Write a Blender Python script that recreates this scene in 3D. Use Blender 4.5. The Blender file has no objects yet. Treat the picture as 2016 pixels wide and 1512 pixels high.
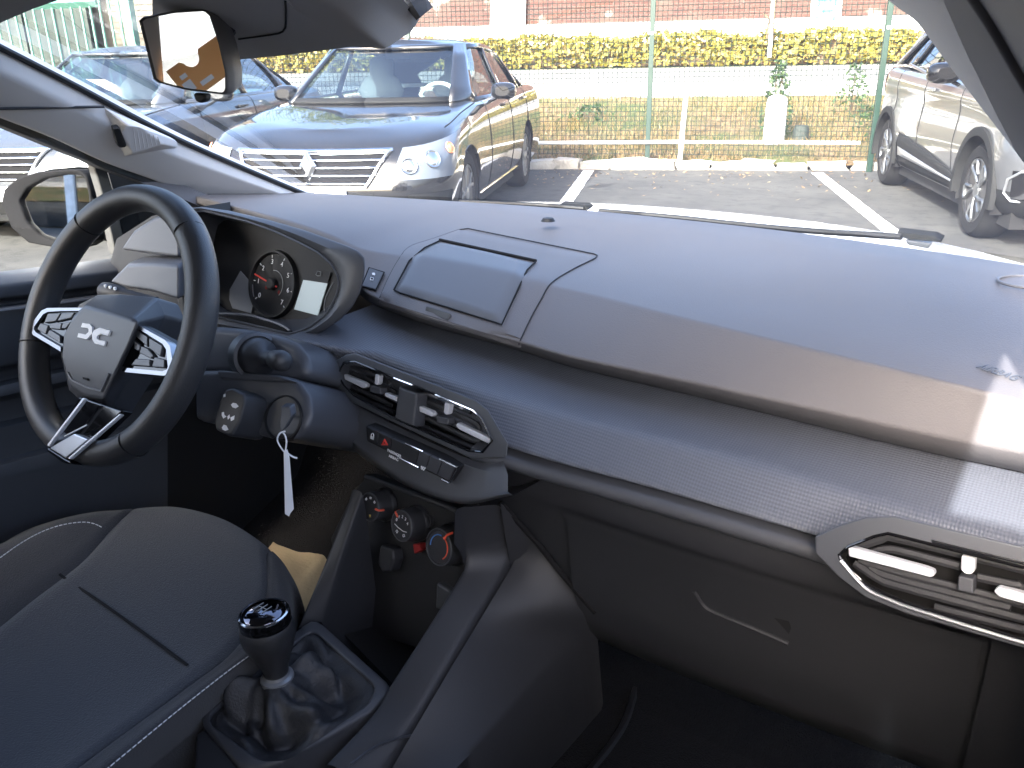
import bpy, bmesh, math, random
import numpy as np
from mathutils import Vector, Matrix
random.seed(7)
SC = bpy.context.scene
COL = SC.collection
rad = math.radians

# ------------------------------------------------------------------ camera
EYE = np.array([0.595, 0.0, 1.28])            # held above the front passenger seat
PITCH, ROLL, YAW, FPX = rad(21.2), rad(1.04), rad(35.0), 1650.0
FWD = np.array([-math.sin(YAW)*math.cos(PITCH), math.cos(YAW)*math.cos(PITCH), -math.sin(PITCH)])
_r0 = np.array([math.cos(YAW), math.sin(YAW), 0.0]); _u0 = np.cross(_r0, FWD)
RGT = math.cos(ROLL)*_r0 - math.sin(ROLL)*_u0
UPV = math.sin(ROLL)*_r0 + math.cos(ROLL)*_u0
cam_d = bpy.data.cameras.new('camera'); cam = bpy.data.objects.new('camera', cam_d); COL.objects.link(cam)
cam.matrix_world = Matrix(((RGT[0], UPV[0], -FWD[0], EYE[0]), (RGT[1], UPV[1], -FWD[1], EYE[1]),
                           (RGT[2], UPV[2], -FWD[2], EYE[2]), (0, 0, 0, 1)))
cam_d.sensor_width = 36.0; cam_d.lens = 36.0*FPX/2016.0
cam_d.clip_start = 0.02; cam_d.clip_end = 900
SC.camera = cam

# ------------------------------------------------------------------ sky, sun, exposure
SUN_AZ, SUN_EL = rad(177.0), rad(28.5)        # clockwise from the car's nose: low, from behind on the passenger's side
w = bpy.data.worlds.new('World'); SC.world = w; w.use_nodes = True
nt = w.node_tree; nt.nodes.clear()
sky = nt.nodes.new('ShaderNodeTexSky'); sky.sky_type = 'NISHITA'; sky.sun_disc = False
sky.sun_elevation = SUN_EL; sky.sun_rotation = SUN_AZ; sky.air_density = 0.6; sky.dust_density = 6.0; sky.altitude = 60
bg = nt.nodes.new('ShaderNodeBackground'); bg.inputs['Strength'].default_value = 0.15
wo = nt.nodes.new('ShaderNodeOutputWorld')
nt.links.new(sky.outputs[0], bg.inputs[0]); nt.links.new(bg.outputs[0], wo.inputs[0])
sd = bpy.data.lights.new('sun', 'SUN'); sd.energy = 2.1; sd.angle = rad(0.53); sd.color = (1.0, 0.98, 0.95)
so = bpy.data.objects.new('sun', sd); COL.objects.link(so)
SUNV = Vector((math.sin(SUN_AZ)*math.cos(SUN_EL), math.cos(SUN_AZ)*math.cos(SUN_EL), math.sin(SUN_EL)))
so.rotation_euler = SUNV.to_track_quat('Z', 'Y').to_euler(); so.location = (8, -14, 22)
vs = SC.view_settings; SC.display_settings.display_device = 'sRGB'
vs.view_transform = 'Standard'; vs.look = 'None'; vs.gamma = 1.0; vs.use_curve_mapping = False
vs.exposure = 3.35
SC.render.engine = 'CYCLES'
cy = SC.cycles
cy.max_bounces = 10; cy.diffuse_bounces = 5; cy.glossy_bounces = 5; cy.transmission_bounces = 6
cy.transparent_max_bounces = 24; cy.use_denoising = True; cy.sample_clamp_indirect = 6.0
cy.caustics_reflective = False; cy.caustics_refractive = False; cy.blur_glossy = 0.5

# ------------------------------------------------------------------ picking points in space
def ray(x, y):
    d = FWD*FPX + RGT*(x-1008) + UPV*(756-y)
    return d/np.linalg.norm(d)
def at(x, y, X=None, Y=None, Z=None):
    d = ray(x, y)
    t = (X-EYE[0])/d[0] if X is not None else (Y-EYE[1])/d[1] if Y is not None else (Z-EYE[2])/d[2]
    return EYE+d*t
class Plane:
    """a flat place in the car: origin, normal (towards the reader), an up direction"""
    def __init__(s, o, n, up=(0, 0, 1)):
        s.o = np.array(o, float); s.n = np.array(n, float); s.n /= np.linalg.norm(s.n)
        s.u = np.cross(np.array(up, float), s.n); s.u /= np.linalg.norm(s.u); s.v = np.cross(s.n, s.u)
    def on(s, x, y, h=0.0):
        d = ray(x, y); t = ((s.o+s.n*h-EYE)@s.n)/(d@s.n)
        return EYE+d*t
    def poly(s, pts, h=0.0): return [s.on(x, y, h) for x, y in pts]
    def loc(s, x, y, h=0.0):
        p = s.on(x, y, h)-s.o
        return (p@s.u, p@s.v)
    def to(s, a, b, h=0.0): return s.o+s.u*a+s.v*b+s.n*h
def unit(v):
    v = np.array(v, float); return v/np.linalg.norm(v)
def plane3(a, b, c):
    n = np.cross(np.subtract(b, a), np.subtract(c, a))
    if n@(EYE-np.array(a)) < 0: n = -n
    return Plane(a, n)

# ------------------------------------------------------------------ materials
MATS = {}
def mat(name, col, rough=0.5, metal=0.0, spec=0.5, bump=0.0, bscale=300.0, var=0.0, vscale=8.0, coat=0.0, sheen=0.0, coords='Object', rvar=0.0, bdist=0.001):
    m = bpy.data.materials.new(name); m.use_nodes = True; MATS[name] = m
    n = m.node_tree.nodes; l = m.node_tree.links; b = n['Principled BSDF']
    b.inputs['Base Color'].default_value = (*col, 1); b.inputs['Roughness'].default_value = rough
    b.inputs['Metallic'].default_value = metal; b.inputs['Specular IOR Level'].default_value = spec
    b.inputs['Coat Weight'].default_value = coat; b.inputs['Coat Roughness'].default_value = 0.03
    b.inputs['Sheen Weight'].default_value = sheen
    if bump or var or rvar:
        tc = n.new('ShaderNodeTexCoord')
    if var or rvar:
        t = n.new('ShaderNodeTexNoise'); t.inputs['Scale'].default_value = vscale; t.inputs['Detail'].default_value = 6
        l.new(tc.outputs[coords], t.inputs['Vector'])
    if var:
        mx = n.new('ShaderNodeMix'); mx.data_type = 'RGBA'
        mx.inputs[6].default_value = (*[max(0, c*(1-var)) for c in col], 1); mx.inputs[7].default_value = (*[min(1, c*(1+var)) for c in col], 1)
        l.new(t.outputs['Fac'], mx.inputs[0]); l.new(mx.outputs[2], b.inputs['Base Color'])
    if rvar:
        mr = n.new('ShaderNodeMapRange'); mr.inputs[1].default_value = 0.3; mr.inputs[2].default_value = 0.7
        mr.inputs[3].default_value = max(0.02, rough-rvar); mr.inputs[4].default_value = rough+rvar
        l.new(t.outputs['Fac'], mr.inputs[0]); l.new(mr.outputs[0], b.inputs['Roughness'])
    if bump:
        t2 = n.new('ShaderNodeTexNoise'); t2.inputs['Scale'].default_value = bscale; t2.inputs['Detail'].default_value = 3
        l.new(tc.outputs[coords], t2.inputs['Vector'])
        bp = n.new('ShaderNodeBump'); bp.inputs['Strength'].default_value = bump; bp.inputs['Distance'].default_value = bdist
        l.new(t2.outputs['Fac'], bp.inputs['Height']); l.new(bp.outputs[0], b.inputs['Normal'])
    return m
def glass(name, tint=(0.93, 0.96, 0.95), ior=1.5, rough=0.0, base=0.0):
    m = bpy.data.materials.new(name); m.use_nodes = True; MATS[name] = m
    n = m.node_tree.nodes; l = m.node_tree.links; n.clear()
    o = n.new('ShaderNodeOutputMaterial'); mx = n.new('ShaderNodeMixShader')
    t = n.new('ShaderNodeBsdfTransparent'); t.inputs[0].default_value = (*tint, 1)
    g = n.new('ShaderNodeBsdfGlossy'); g.inputs['Roughness'].default_value = rough; g.inputs[0].default_value = (1, 1, 1, 1)
    lw = n.new('ShaderNodeLayerWeight'); lw.inputs[0].default_value = .5          # Schlick, the same from both sides of the pane
    pw = n.new('ShaderNodeMath'); pw.operation = 'POWER'; pw.inputs[1].default_value = 5.0; l.new(lw.outputs['Facing'], pw.inputs[0])
    f0 = ((ior-1)/(ior+1))**2*1.9+base
    ma = n.new('ShaderNodeMath'); ma.operation = 'MULTIPLY_ADD'; ma.inputs[1].default_value = 1-f0; ma.inputs[2].default_value = f0; ma.use_clamp = True
    l.new(pw.outputs[0], ma.inputs[0]); l.new(ma.outputs[0], mx.inputs[0])
    l.new(t.outputs[0], mx.inputs[1]); l.new(g.outputs[0], mx.inputs[2]); l.new(mx.outputs[0], o.inputs[0])
    return m

# ------------------------------------------------------------------ mesh building
class MB:
    def __init__(s): s.v = []; s.f = []; s.uv = {}; s.mi = []
    def add(s, pts, faces, mi=0):
        o = len(s.v); s.v += [tuple(map(float, p)) for p in pts]
        s.f += [tuple(i+o for i in f) for f in faces]; s.mi += [mi]*len(faces)
        return s
    def grid(s, rows, cu=False, cv=False, uv=None, flip=False):
        o = len(s.v); nr, nc = len(rows), len(rows[0])
        for r in rows: s.v += [tuple(map(float, p)) for p in r]
        if uv is not None:
            for i in range(nr):
                for j in range(nc): s.uv[o+i*nc+j] = uv[i][j]
        for i in range(nr if cv else nr-1):
            for j in range(nc if cu else nc-1):
                a, b = i, (i+1) % nr; c, d = j, (j+1) % nc
                q = (o+a*nc+c, o+a*nc+d, o+b*nc+d, o+b*nc+c)
                s.f.append(q[::-1] if flip else q); s.mi.append(0)
        return s
    def prism(s, pts, vec):
        pts = [np.array(p, float) for p in pts]; n = len(pts); v = np.array(vec, float)
        a = np.array([0., 0, 0])
        for i in range(n): a += np.cross(pts[i], pts[(i+1) % n])
        if a@v > 0: pts = pts[::-1]
        s.add(pts+[p+v for p in pts], [tuple(range(n)), tuple(range(2*n-1, n-1, -1))]
              + [((i+1) % n, i, i+n, (i+1) % n+n) for i in range(n)])
        return s
    def box(s, c, size, R=None):
        R = np.eye(3) if R is None else np.array(R); h = np.array(size)/2
        P = [np.array(c)+R@(h*np.array(k)) for k in [(-1,-1,-1),(1,-1,-1),(1,1,-1),(-1,1,-1),(-1,-1,1),(1,-1,1),(1,1,1),(-1,1,1)]]
        s.add(P, [(3,2,1,0),(4,5,6,7),(0,1,5,4),(1,2,6,5),(2,3,7,6),(3,0,4,7)]); return s
    def tube(s, path, r, n=10, closed=False, cap=True, flat=1.0):
        path = [np.array(p, float) for p in path]; m = len(path)
        rr = r if hasattr(r, '__len__') else [r]*m
        T = []
        for i in range(m):
            a = path[(i-1) % m] if closed or i else path[0]; b = path[(i+1) % m] if closed or i < m-1 else path[-1]
            T.append(unit(b-a))
        ref = np.array([0, 0, 1.]) if abs(T[0][2]) < .9 else np.array([1., 0, 0])
        N = unit(np.cross(T[0], ref)); rows = []
        for i in range(m):
            N = unit(N-T[i]*(N@T[i])); B = np.cross(T[i], N)
            rows.append([path[i]+rr[i]*(math.cos(k*2*math.pi/n)*N+flat*math.sin(k*2*math.pi/n)*B) for k in range(n)])
        o = len(s.v); s.grid(rows, cu=True, cv=closed)
        if cap and not closed:
            s.f.append(tuple(o+k for k in range(n))[::-1]); s.f.append(tuple(o+(m-1)*n+k for k in range(n))); s.mi += [0, 0]
        return s
    def lathe(s, prof, o=(0, 0, 0), ax=(0, 0, 1), n=24, ref=None):
        """prof: (radius, height along ax)"""
        ax = unit(ax); r0 = np.array(ref, float) if ref is not None else (np.array([1., 0, 0]) if abs(ax[0]) < .9 else np.array([0, 1., 0]))
        a = unit(r0-ax*(r0@ax)); b = np.cross(ax, a); o = np.array(o, float)
        rows = [[o+ax*h+r*(math.cos(2*math.pi*k/n)*a+math.sin(2*math.pi*k/n)*b) for k in range(n)] for r, h in prof]
        i0 = len(s.v); s.grid(rows, cu=True)
        if prof[0][0] > 1e-5: s.f.append(tuple(i0+k for k in range(n))[::-1]); s.mi.append(0)
        if prof[-1][0] > 1e-5: s.f.append(tuple(i0+(len(prof)-1)*n+k for k in range(n))); s.mi.append(0)
        return s
    def build(s, name, m, parent=None, smooth=35, bevel=0.0, bseg=2, sub=0, solid=0.0, loc=None, weld=False, kind=None):
        me = bpy.data.meshes.new(name); me.from_pydata(s.v, [], s.f)
        for q in (m if isinstance(m, (list, tuple)) else [m]): me.materials.append(MATS[q] if isinstance(q, str) else q)
        if any(s.mi): me.polygons.foreach_set('material_index', s.mi)
        if s.uv:
            ul = me.uv_layers.new(name='UVMap')
            for lp in me.loops:
                ul.data[lp.index].uv = s.uv.get(lp.vertex_index, (0, 0))
        if weld:
            bm = bmesh.new(); bm.from_mesh(me); bmesh.ops.remove_doubles(bm, verts=bm.verts, dist=1e-5)
            bmesh.ops.recalc_face_normals(bm, faces=bm.faces); bm.to_mesh(me); bm.free()
        me.validate(); me.update()
        if smooth:
            me.polygons.foreach_set('use_smooth', [True]*len(me.polygons)); me.set_sharp_from_angle(angle=rad(smooth))
        o = bpy.data.objects.new(name, me); COL.objects.link(o)
        if parent is not None: o.parent = parent
        if solid:
            d = o.modifiers.new('thickness', 'SOLIDIFY'); d.thickness = solid; d.offset = -1
        if bevel:
            d = o.modifiers.new('bevel', 'BEVEL'); d.width = bevel; d.segments = bseg; d.limit_method = 'ANGLE'; d.angle_limit = rad(32)
            d.harden_normals = True
        if sub:
            d = o.modifiers.new('subdiv', 'SUBSURF'); d.levels = sub; d.render_levels = sub
        if kind: o['kind'] = kind
        return o
def empty(name, loc=(0, 0, 0), rot=(0, 0, 0), parent=None):
    o = bpy.data.objects.new(name, None); COL.objects.link(o); o.location = loc; o.rotation_euler = rot
    o.empty_display_size = 0.05
    if parent is not None: o.parent = parent
    return o
def tag(o, label=None, cat=None, group=None, kind=None):
    if label: o['label'] = label
    if cat: o['category'] = cat
    if group: o['group'] = group
    if kind: o['kind'] = kind
    return o
def copy_tree(o, parent=None):
    c = o.copy(); COL.objects.link(c); pi = o.matrix_parent_inverse.copy()
    if parent is not None: c.parent = parent; c.matrix_parent_inverse = pi
    for ch in list(o.children): copy_tree(ch, c)
    return c
def text(name, body, m, size, plane, a, b, rot=0.0, h=0.0006, parent=None, sx=1.0, shear=0.0, extr=0.0003):
    cu = bpy.data.curves.new(name, 'FONT'); cu.body = body; cu.size = size; cu.extrude = extr; cu.align_x = 'CENTER'; cu.align_y = 'CENTER'; cu.shear = shear
    me_o = bpy.data.objects.new('tmp', cu); COL.objects.link(me_o)
    dg = bpy.context.evaluated_depsgraph_get(); me = bpy.data.meshes.new_from_object(me_o.evaluated_get(dg))
    bpy.data.objects.remove(me_o); me.name = name
    c, s_ = math.cos(rot), math.sin(rot)
    for v in me.vertices:
        x, y = v.co.x*sx, v.co.y; x, y = c*x-s_*y, s_*x+c*y
        v.co = Vector(plane.to(a+x, b+y, h+v.co.z))
    me.materials.clear(); me.materials.append(MATS[m])
    o = bpy.data.objects.new(name, me); COL.objects.link(o)
    if parent is not None: o.parent = parent
    return o
def spline(pts, n):
    """smooth curve through points, n samples evenly by length"""
    P = np.array(pts, float); m = len(P)
    if m < 3:
        return [P[0]+(P[-1]-P[0])*k/(n-1) for k in range(n)]
    Q = np.vstack([2*P[0]-P[1], P, 2*P[-1]-P[-2]]); out = []
    for i in range(1, m):
        p0, p1, p2, p3 = Q[i-1], Q[i], Q[i+1], Q[i+2]
        for k in range(16):
            t = k/16.
            out.append(.5*((2*p1)+(-p0+p2)*t+(2*p0-5*p1+4*p2-p3)*t*t+(-p0+3*p1-3*p2+p3)*t**3))
    out.append(P[-1]); out = np.array(out)
    L = np.concatenate([[0], np.cumsum(np.linalg.norm(np.diff(out, axis=0), axis=1))])
    s = np.linspace(0, L[-1], n)
    return list(np.stack([np.interp(s, L, out[:, k]) for k in range(P.shape[1])], 1))
def lerp_rows(a, b, n):
    return [[np.array(p)+(np.array(q)-np.array(p))*k/n for p, q in zip(a, b)] for k in range(n+1)]
def round_rows(rows, idx, r, seg=4):
    """round the crease carried by row idx"""
    res = []
    for i, row in enumerate(rows):
        if i not in idx: res.append(row); continue
        A, B = rows[i-1], rows[i+1]; new = [[] for _ in range(seg+1)]
        for p, a, b in zip(row, A, B):
            da, db = np.array(a)-p, np.array(b)-p
            ra, rb = min(r, .45*np.linalg.norm(da)), min(r, .45*np.linalg.norm(db))
            pa = p+(unit(da)*ra if ra > 1e-6 else 0); pb = p+(unit(db)*rb if rb > 1e-6 else 0)
            for k in range(seg+1):
                t = k/seg; new[k].append((1-t)**2*pa+2*t*(1-t)*p+t*t*pb)
        res += new
    return res
def row_by_x(pts, xs):
    """row as functions y(x), z(x) through the points, with straight run-out"""
    P = np.array(sorted([tuple(p) for p in pts])); S = np.array(spline(P, 200)); S = S[np.argsort(S[:, 0])]
    out = []
    for x in xs:
        if x < P[0, 0]: d = (P[1]-P[0])/(P[1, 0]-P[0, 0]); p = P[0]+d*(x-P[0, 0])
        elif x > P[-1, 0]: d = (P[-1]-P[-2])/(P[-1, 0]-P[-2, 0]); p = P[-1]+d*(x-P[-1, 0])
        else: p = np.array([x, np.interp(x, S[:, 0], S[:, 1]), np.interp(x, S[:, 0], S[:, 2])])
        out.append(p)
    return out
# parking-bay frame: t to the right along the kerb, s away from the reader
BAY = rad(24.7)
DV = np.array([-math.sin(BAY), math.cos(BAY)]); NV = np.array([DV[1], -DV[0]])
def bay(t, s, z=0.0): return np.array([*(t*NV+s*DV), z])
def bay_at(x, y, z): p = at(x, y, Z=z)[:2]; return p@NV, p@DV
# ------------------------------------------------------------------ the materials used
mat('pad_plastic', (.136, .129, .133), .54, bump=.5, bscale=620, bdist=.0009, var=.06, vscale=4, rvar=.05)
mat('lid_plastic', (.115, .118, .130), .45, bump=.3, bscale=1400, bdist=.0005)
mat('dark_plastic', (.032, .033, .038), .5, bump=.3, bscale=1000, bdist=.0006, rvar=.06, vscale=9)
mat('deep_plastic', (.014, .014, .016), .6, bump=.3, bscale=900, bdist=.0006)
mat('stack_plastic', (.066, .069, .079), .42, bump=.25, bscale=1200, bdist=.0005)
mat('satin_grey', (.082, .087, .099), .38, metal=.15)
mat('pillar_trim', (.72, .705, .70), .55, bump=.25, bscale=700, bdist=.0006, var=.02)
mat('roof_lining', (.30, .295, .29), .9, bump=.4, bscale=900, bdist=.0008, var=.05)
mat('roof_plastic', (.42, .415, .415), .6, bump=.25, bscale=900, bdist=.0006)
mat('pillar_dark', (.030, .028, .031), .6, bump=.2, bscale=800, bdist=.0006)
mat('rim_leather', (.035, .035, .038), .42, bump=.5, bscale=800, bdist=.0008, rvar=.05, vscale=14)
mat('seat_fabric', (.044, .048, .059), .88, bump=.9, bscale=520, bdist=.0016, var=.26, vscale=460, sheen=.25)
mat('seat_bolster', (.032, .032, .037), .8, bump=.9, bscale=560, bdist=.0014, var=.20, vscale=500, sheen=.2)
mat('boot_leather', (.036, .037, .042), .50, bump=.7, bscale=330, bdist=.0012)
mat('gloss_black', (.006, .006, .007), .06, spec=.6)
mat('black_rubber', (.008, .008, .009), .55)
mat('mirror_plastic', (.10, .098, .098), .5)
mat('door_plastic', (.078, .082, .092), .5, bump=.3, bscale=1000, bdist=.0006)
mat('spoke_metal', (.26, .27, .30), .3, metal=.8)
mat('collar_grey', (.30, .31, .33), .35, metal=.4)
mat('lit_wall_grey', (.20, .205, .22), .5)  # pale tone painting the light on the hood's inner wall
mat('black_matte', (.010, .010, .011), .85, spec=.06)
mat('cap_metal', (.16, .16, .19), .04, metal=1.0)
mat('post_grey', (.07, .068, .066), .8, spec=.1)
mat('black_void', (.004, .004, .005), .9)
mat('carpet', (.0065, .007, .0095), 1.0, bump=1.0, bscale=420, bdist=.006, var=.45, vscale=260)
mat('chrome', (.72, .73, .75), .12, metal=1.0)
mat('satin_silver', (.50, .52, .56), .34, metal=.85)
mat('vent_silver', (.74, .76, .82), .42, metal=.25)
mat('white_print', (.82, .83, .85), .5)
mat('grey_print', (.30, .32, .33), .5)
mat('red_print', (.75, .06, .045), .5)
mat('red_faint', (.30, .02, .02), .5)
mat('orange_red', (.85, .13, .07), .45)
mat('blue_print', (.10, .25, .60), .5)
mat('amber_print', (.45, .33, .06), .5)
m_ = mat('lcd', (.46, .54, .56), .3, spec=.5); m_.node_tree.nodes['Principled BSDF'].inputs['Emission Color'].default_value = (.66, .82, .85, 1); m_.node_tree.nodes['Principled BSDF'].inputs['Emission Strength'].default_value = .018
mat('paper_white', (.80, .82, .84), .7, var=.03)
mat('kraft_paper', (.62, .50, .31), .85, bump=.3, bscale=120, bdist=.003, var=.12, vscale=14)
mat('stitch', (.72, .73, .76), .7)
mat('mirror_glass', (.86, .87, .88), .015, metal=1.0)
mat('white_paint', (.80, .80, .80), .25, coat=.6)
m_ = mat('lamp_glow', (.9, .8, .6)); m_.node_tree.nodes['Principled BSDF'].inputs['Emission Color'].default_value = (1, .82, .55, 1); m_.node_tree.nodes['Principled BSDF'].inputs['Emission Strength'].default_value = 1.2
mat('orange_card', (.90, .42, .14), .6, var=.05)
glass('screen_glass', (.90, .94, .93), 1.45)
glass('side_glass', (.88, .93, .92), 1.45)
glass('rear_tint', (.10, .11, .11), 1.45)  # dark panes added behind the camera to cut light from the rear
glass('gauge_lens', (.95, .95, .96), 1.35)
# outside
mat('rubber_tyre', (.014, .014, .0145), .85, spec=.12, bump=.4, bscale=60, bdist=.004)
mat('alloy', (.22, .23, .24), .38, metal=.9)
mat('alloy_dark', (.02, .02, .022), .3)
mat('paint_black', (.008, .008, .009), .10, coat=1.0, spec=.5)
mat('paint_silver', (.105, .110, .120), .3, metal=.45, coat=1.0)
mat('paint_grey', (.055, .06, .07), .2, metal=.3, coat=1.0)
mat('paint_blue', (.045, .06, .10), .2, metal=.3, coat=1.0)
mat('clad_plastic', (.014, .0145, .015), .75, spec=.15)
mat('lamp_clear', (.10, .115, .14), .12, spec=.7)
mat('lamp_amber', (.75, .25, .12), .2)
mat('lamp_red', (.5, .02, .02), .2)
mat('plate_white', (.8, .8, .8), .4)
mat('post_green', (.004, .022, .015), .45, var=.1, vscale=3)
mat('wire_green', (.006, .018, .015), .5)
mat('gate_green', (.075, .19, .15), .5, var=.08, vscale=2)
mat('white_steel', (.80, .79, .76), .45, var=.05, vscale=4)
mat('kerb_white', (.40, .375, .33), .9, bump=1, bscale=30, bdist=.02, var=.45, vscale=7)
mat('concrete_white', (.70, .68, .63), .8, bump=.6, bscale=40, bdist=.01, var=.15, vscale=9)
mat('line_paint', (.72, .72, .71), .65, bump=.4, bscale=120, bdist=.003, var=.12, vscale=11)
mat('old_tar', (.028, .028, .029), .85, var=.2, vscale=9)
mat('twig', (.10, .07, .045), .9)
mat('sign_white', (.86, .86, .86), .4)
mat('sign_teal', (.05, .24, .25), .5)
mat('lamp_pole', (.80, .78, .72), .5)
mat('cloth_white', (.85, .85, .85), .7)
mat('cabin_grey', (.10, .11, .12), .7)
glass('car_glass', (.62, .72, .72), 1.5, base=.06)
glass('car_glass_dark', (.22, .26, .28), 1.5, base=.05)

def noise_mix(name, cols, scales, rough=.9, bump=.5, bscale=200, bdist=.004, stops=None, spec=.3):
    """blend of colours by layered noise, in object space"""
    m = bpy.data.materials.new(name); m.use_nodes = True; MATS[name] = m
    n = m.node_tree.nodes; l = m.node_tree.links; b = n['Principled BSDF']; b.inputs['Roughness'].default_value = rough
    b.inputs['Specular IOR Level'].default_value = spec
    tc = n.new('ShaderNodeTexCoord'); prev = None
    for i, (c, s) in enumerate(zip(cols, scales)):
        if i == 0: prev = (*c, 1); continue
        t = n.new('ShaderNodeTexNoise'); t.inputs['Scale'].default_value = s; t.inputs['Detail'].default_value = 7; t.inputs['Roughness'].default_value = .62
        l.new(tc.outputs['Object'], t.inputs['Vector'])
        r = n.new('ShaderNodeMapRange'); lo, hi = (stops[i] if stops else (.42, .62)); r.inputs[1].default_value = lo; r.inputs[2].default_value = hi
        l.new(t.outputs['Fac'], r.inputs[0])
        mx = n.new('ShaderNodeMix'); mx.data_type = 'RGBA'; l.new(r.outputs[0], mx.inputs[0]); mx.inputs[7].default_value = (*c, 1)
        if isinstance(prev, tuple): mx.inputs[6].default_value = prev
        else: l.new(prev, mx.inputs[6])
        prev = mx.outputs[2]
    l.new(prev, b.inputs['Base Color'])
    t = n.new('ShaderNodeTexNoise'); t.inputs['Scale'].default_value = bscale; t.inputs['Detail'].default_value = 4; l.new(tc.outputs['Object'], t.inputs['Vector'])
    bp = n.new('ShaderNodeBump'); bp.inputs['Strength'].default_value = bump; bp.inputs['Distance'].default_value = bdist
    l.new(t.outputs['Fac'], bp.inputs['Height']); l.new(bp.outputs[0], b.inputs['Normal'])
    return m
noise_mix('asphalt', [(.050, .0496, .049), (.074, .073, .070), (.040, .040, .040), (.17, .165, .155)], [0, 1.3, 7, 260], .85, 1.0, 160, .005, [None, (.38, .60), (.50, .66), (.63, .72)])
noise_mix('earth', [(.19, .125, .066), (.25, .175, .095), (.10, .075, .038), (.06, .085, .028)], [0, 3, 11, 1.1], .95, 1, 40, .03)
noise_mix('pavement', [(.50, .48, .44), (.58, .56, .52), (.42, .40, .37)], [0, 2, 9], .9, .5, 60, .004)
noise_mix('road_far', [(.20, .195, .19), (.24, .235, .23), (.165, .16, .16)], [0, 1.5, 9], .9, .5, 60, .004)
noise_mix('plaster_white', [(.72, .70, .67), (.78, .76, .73), (.62, .60, .57)], [0, 1, 5], .9, .4, 50, .004)
noise_mix('tan_wall', [(.13, .11, .09), (.16, .14, .115), (.10, .085, .07)], [0, 1, 6], .9, .4, 30, .006)
noise_mix('dark_hoarding', [(.040, .048, .044), (.055, .064, .058), (.030, .036, .033)], [0, .8, 4], .85, .4, 30, .006)
noise_mix('bark', [(.10, .08, .06), (.15, .12, .09), (.06, .05, .04)], [0, 6, 20], .95, 1, 30, .02)

def leaf_mat(name, cols, rough=.55, trans=.25):
    """leaf colour picked per leaf by a random-per-island value"""
    m = bpy.data.materials.new(name); m.use_nodes = True; MATS[name] = m
    n = m.node_tree.nodes; l = m.node_tree.links; b = n['Principled BSDF']; b.inputs['Roughness'].default_value = rough
    g = n.new('ShaderNodeNewGeometry'); r = n.new('ShaderNodeValToRGB'); e = r.color_ramp
    e.interpolation = 'LINEAR'
    while len(e.elements) < len(cols): e.elements.new(.5)
    for i, c in enumerate(cols): e.elements[i].position = i/(len(cols)-1); e.elements[i].color = (*c, 1)
    l.new(g.outputs['Random Per Island'], r.inputs[0]); l.new(r.outputs[0], b.inputs['Base Color'])
    if trans:
        o = n['Material Output']; mx = n.new('ShaderNodeMixShader'); mx.inputs[0].default_value = trans
        tr = n.new('ShaderNodeBsdfTranslucent'); l.new(r.outputs[0], tr.inputs[0])
        l.new(b.outputs[0], mx.inputs[1]); l.new(tr.outputs[0], mx.inputs[2]); l.new(mx.outputs[0], o.inputs[0])
    return m
leaf_mat('hedge_leaf', [(.09, .09, .015), (.22, .20, .035), (.29, .25, .048), (.34, .28, .07), (.26, .18, .06)])
leaf_mat('grass_blade', [(.22, .14, .062), (.30, .20, .10), (.26, .185, .08), (.22, .15, .06), (.085, .095, .028), (.045, .07, .018)])
leaf_mat('dry_leaf', [(.15, .08, .035), (.22, .13, .06), (.28, .21, .12), (.12, .07, .035)], trans=.1)
leaf_mat('weed_leaf', [(.03, .06, .02), (.05, .09, .03), (.08, .12, .05)])
leaf_mat('tree_leaf', [(.035, .06, .02), (.06, .09, .03), (.10, .12, .04)])

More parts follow.
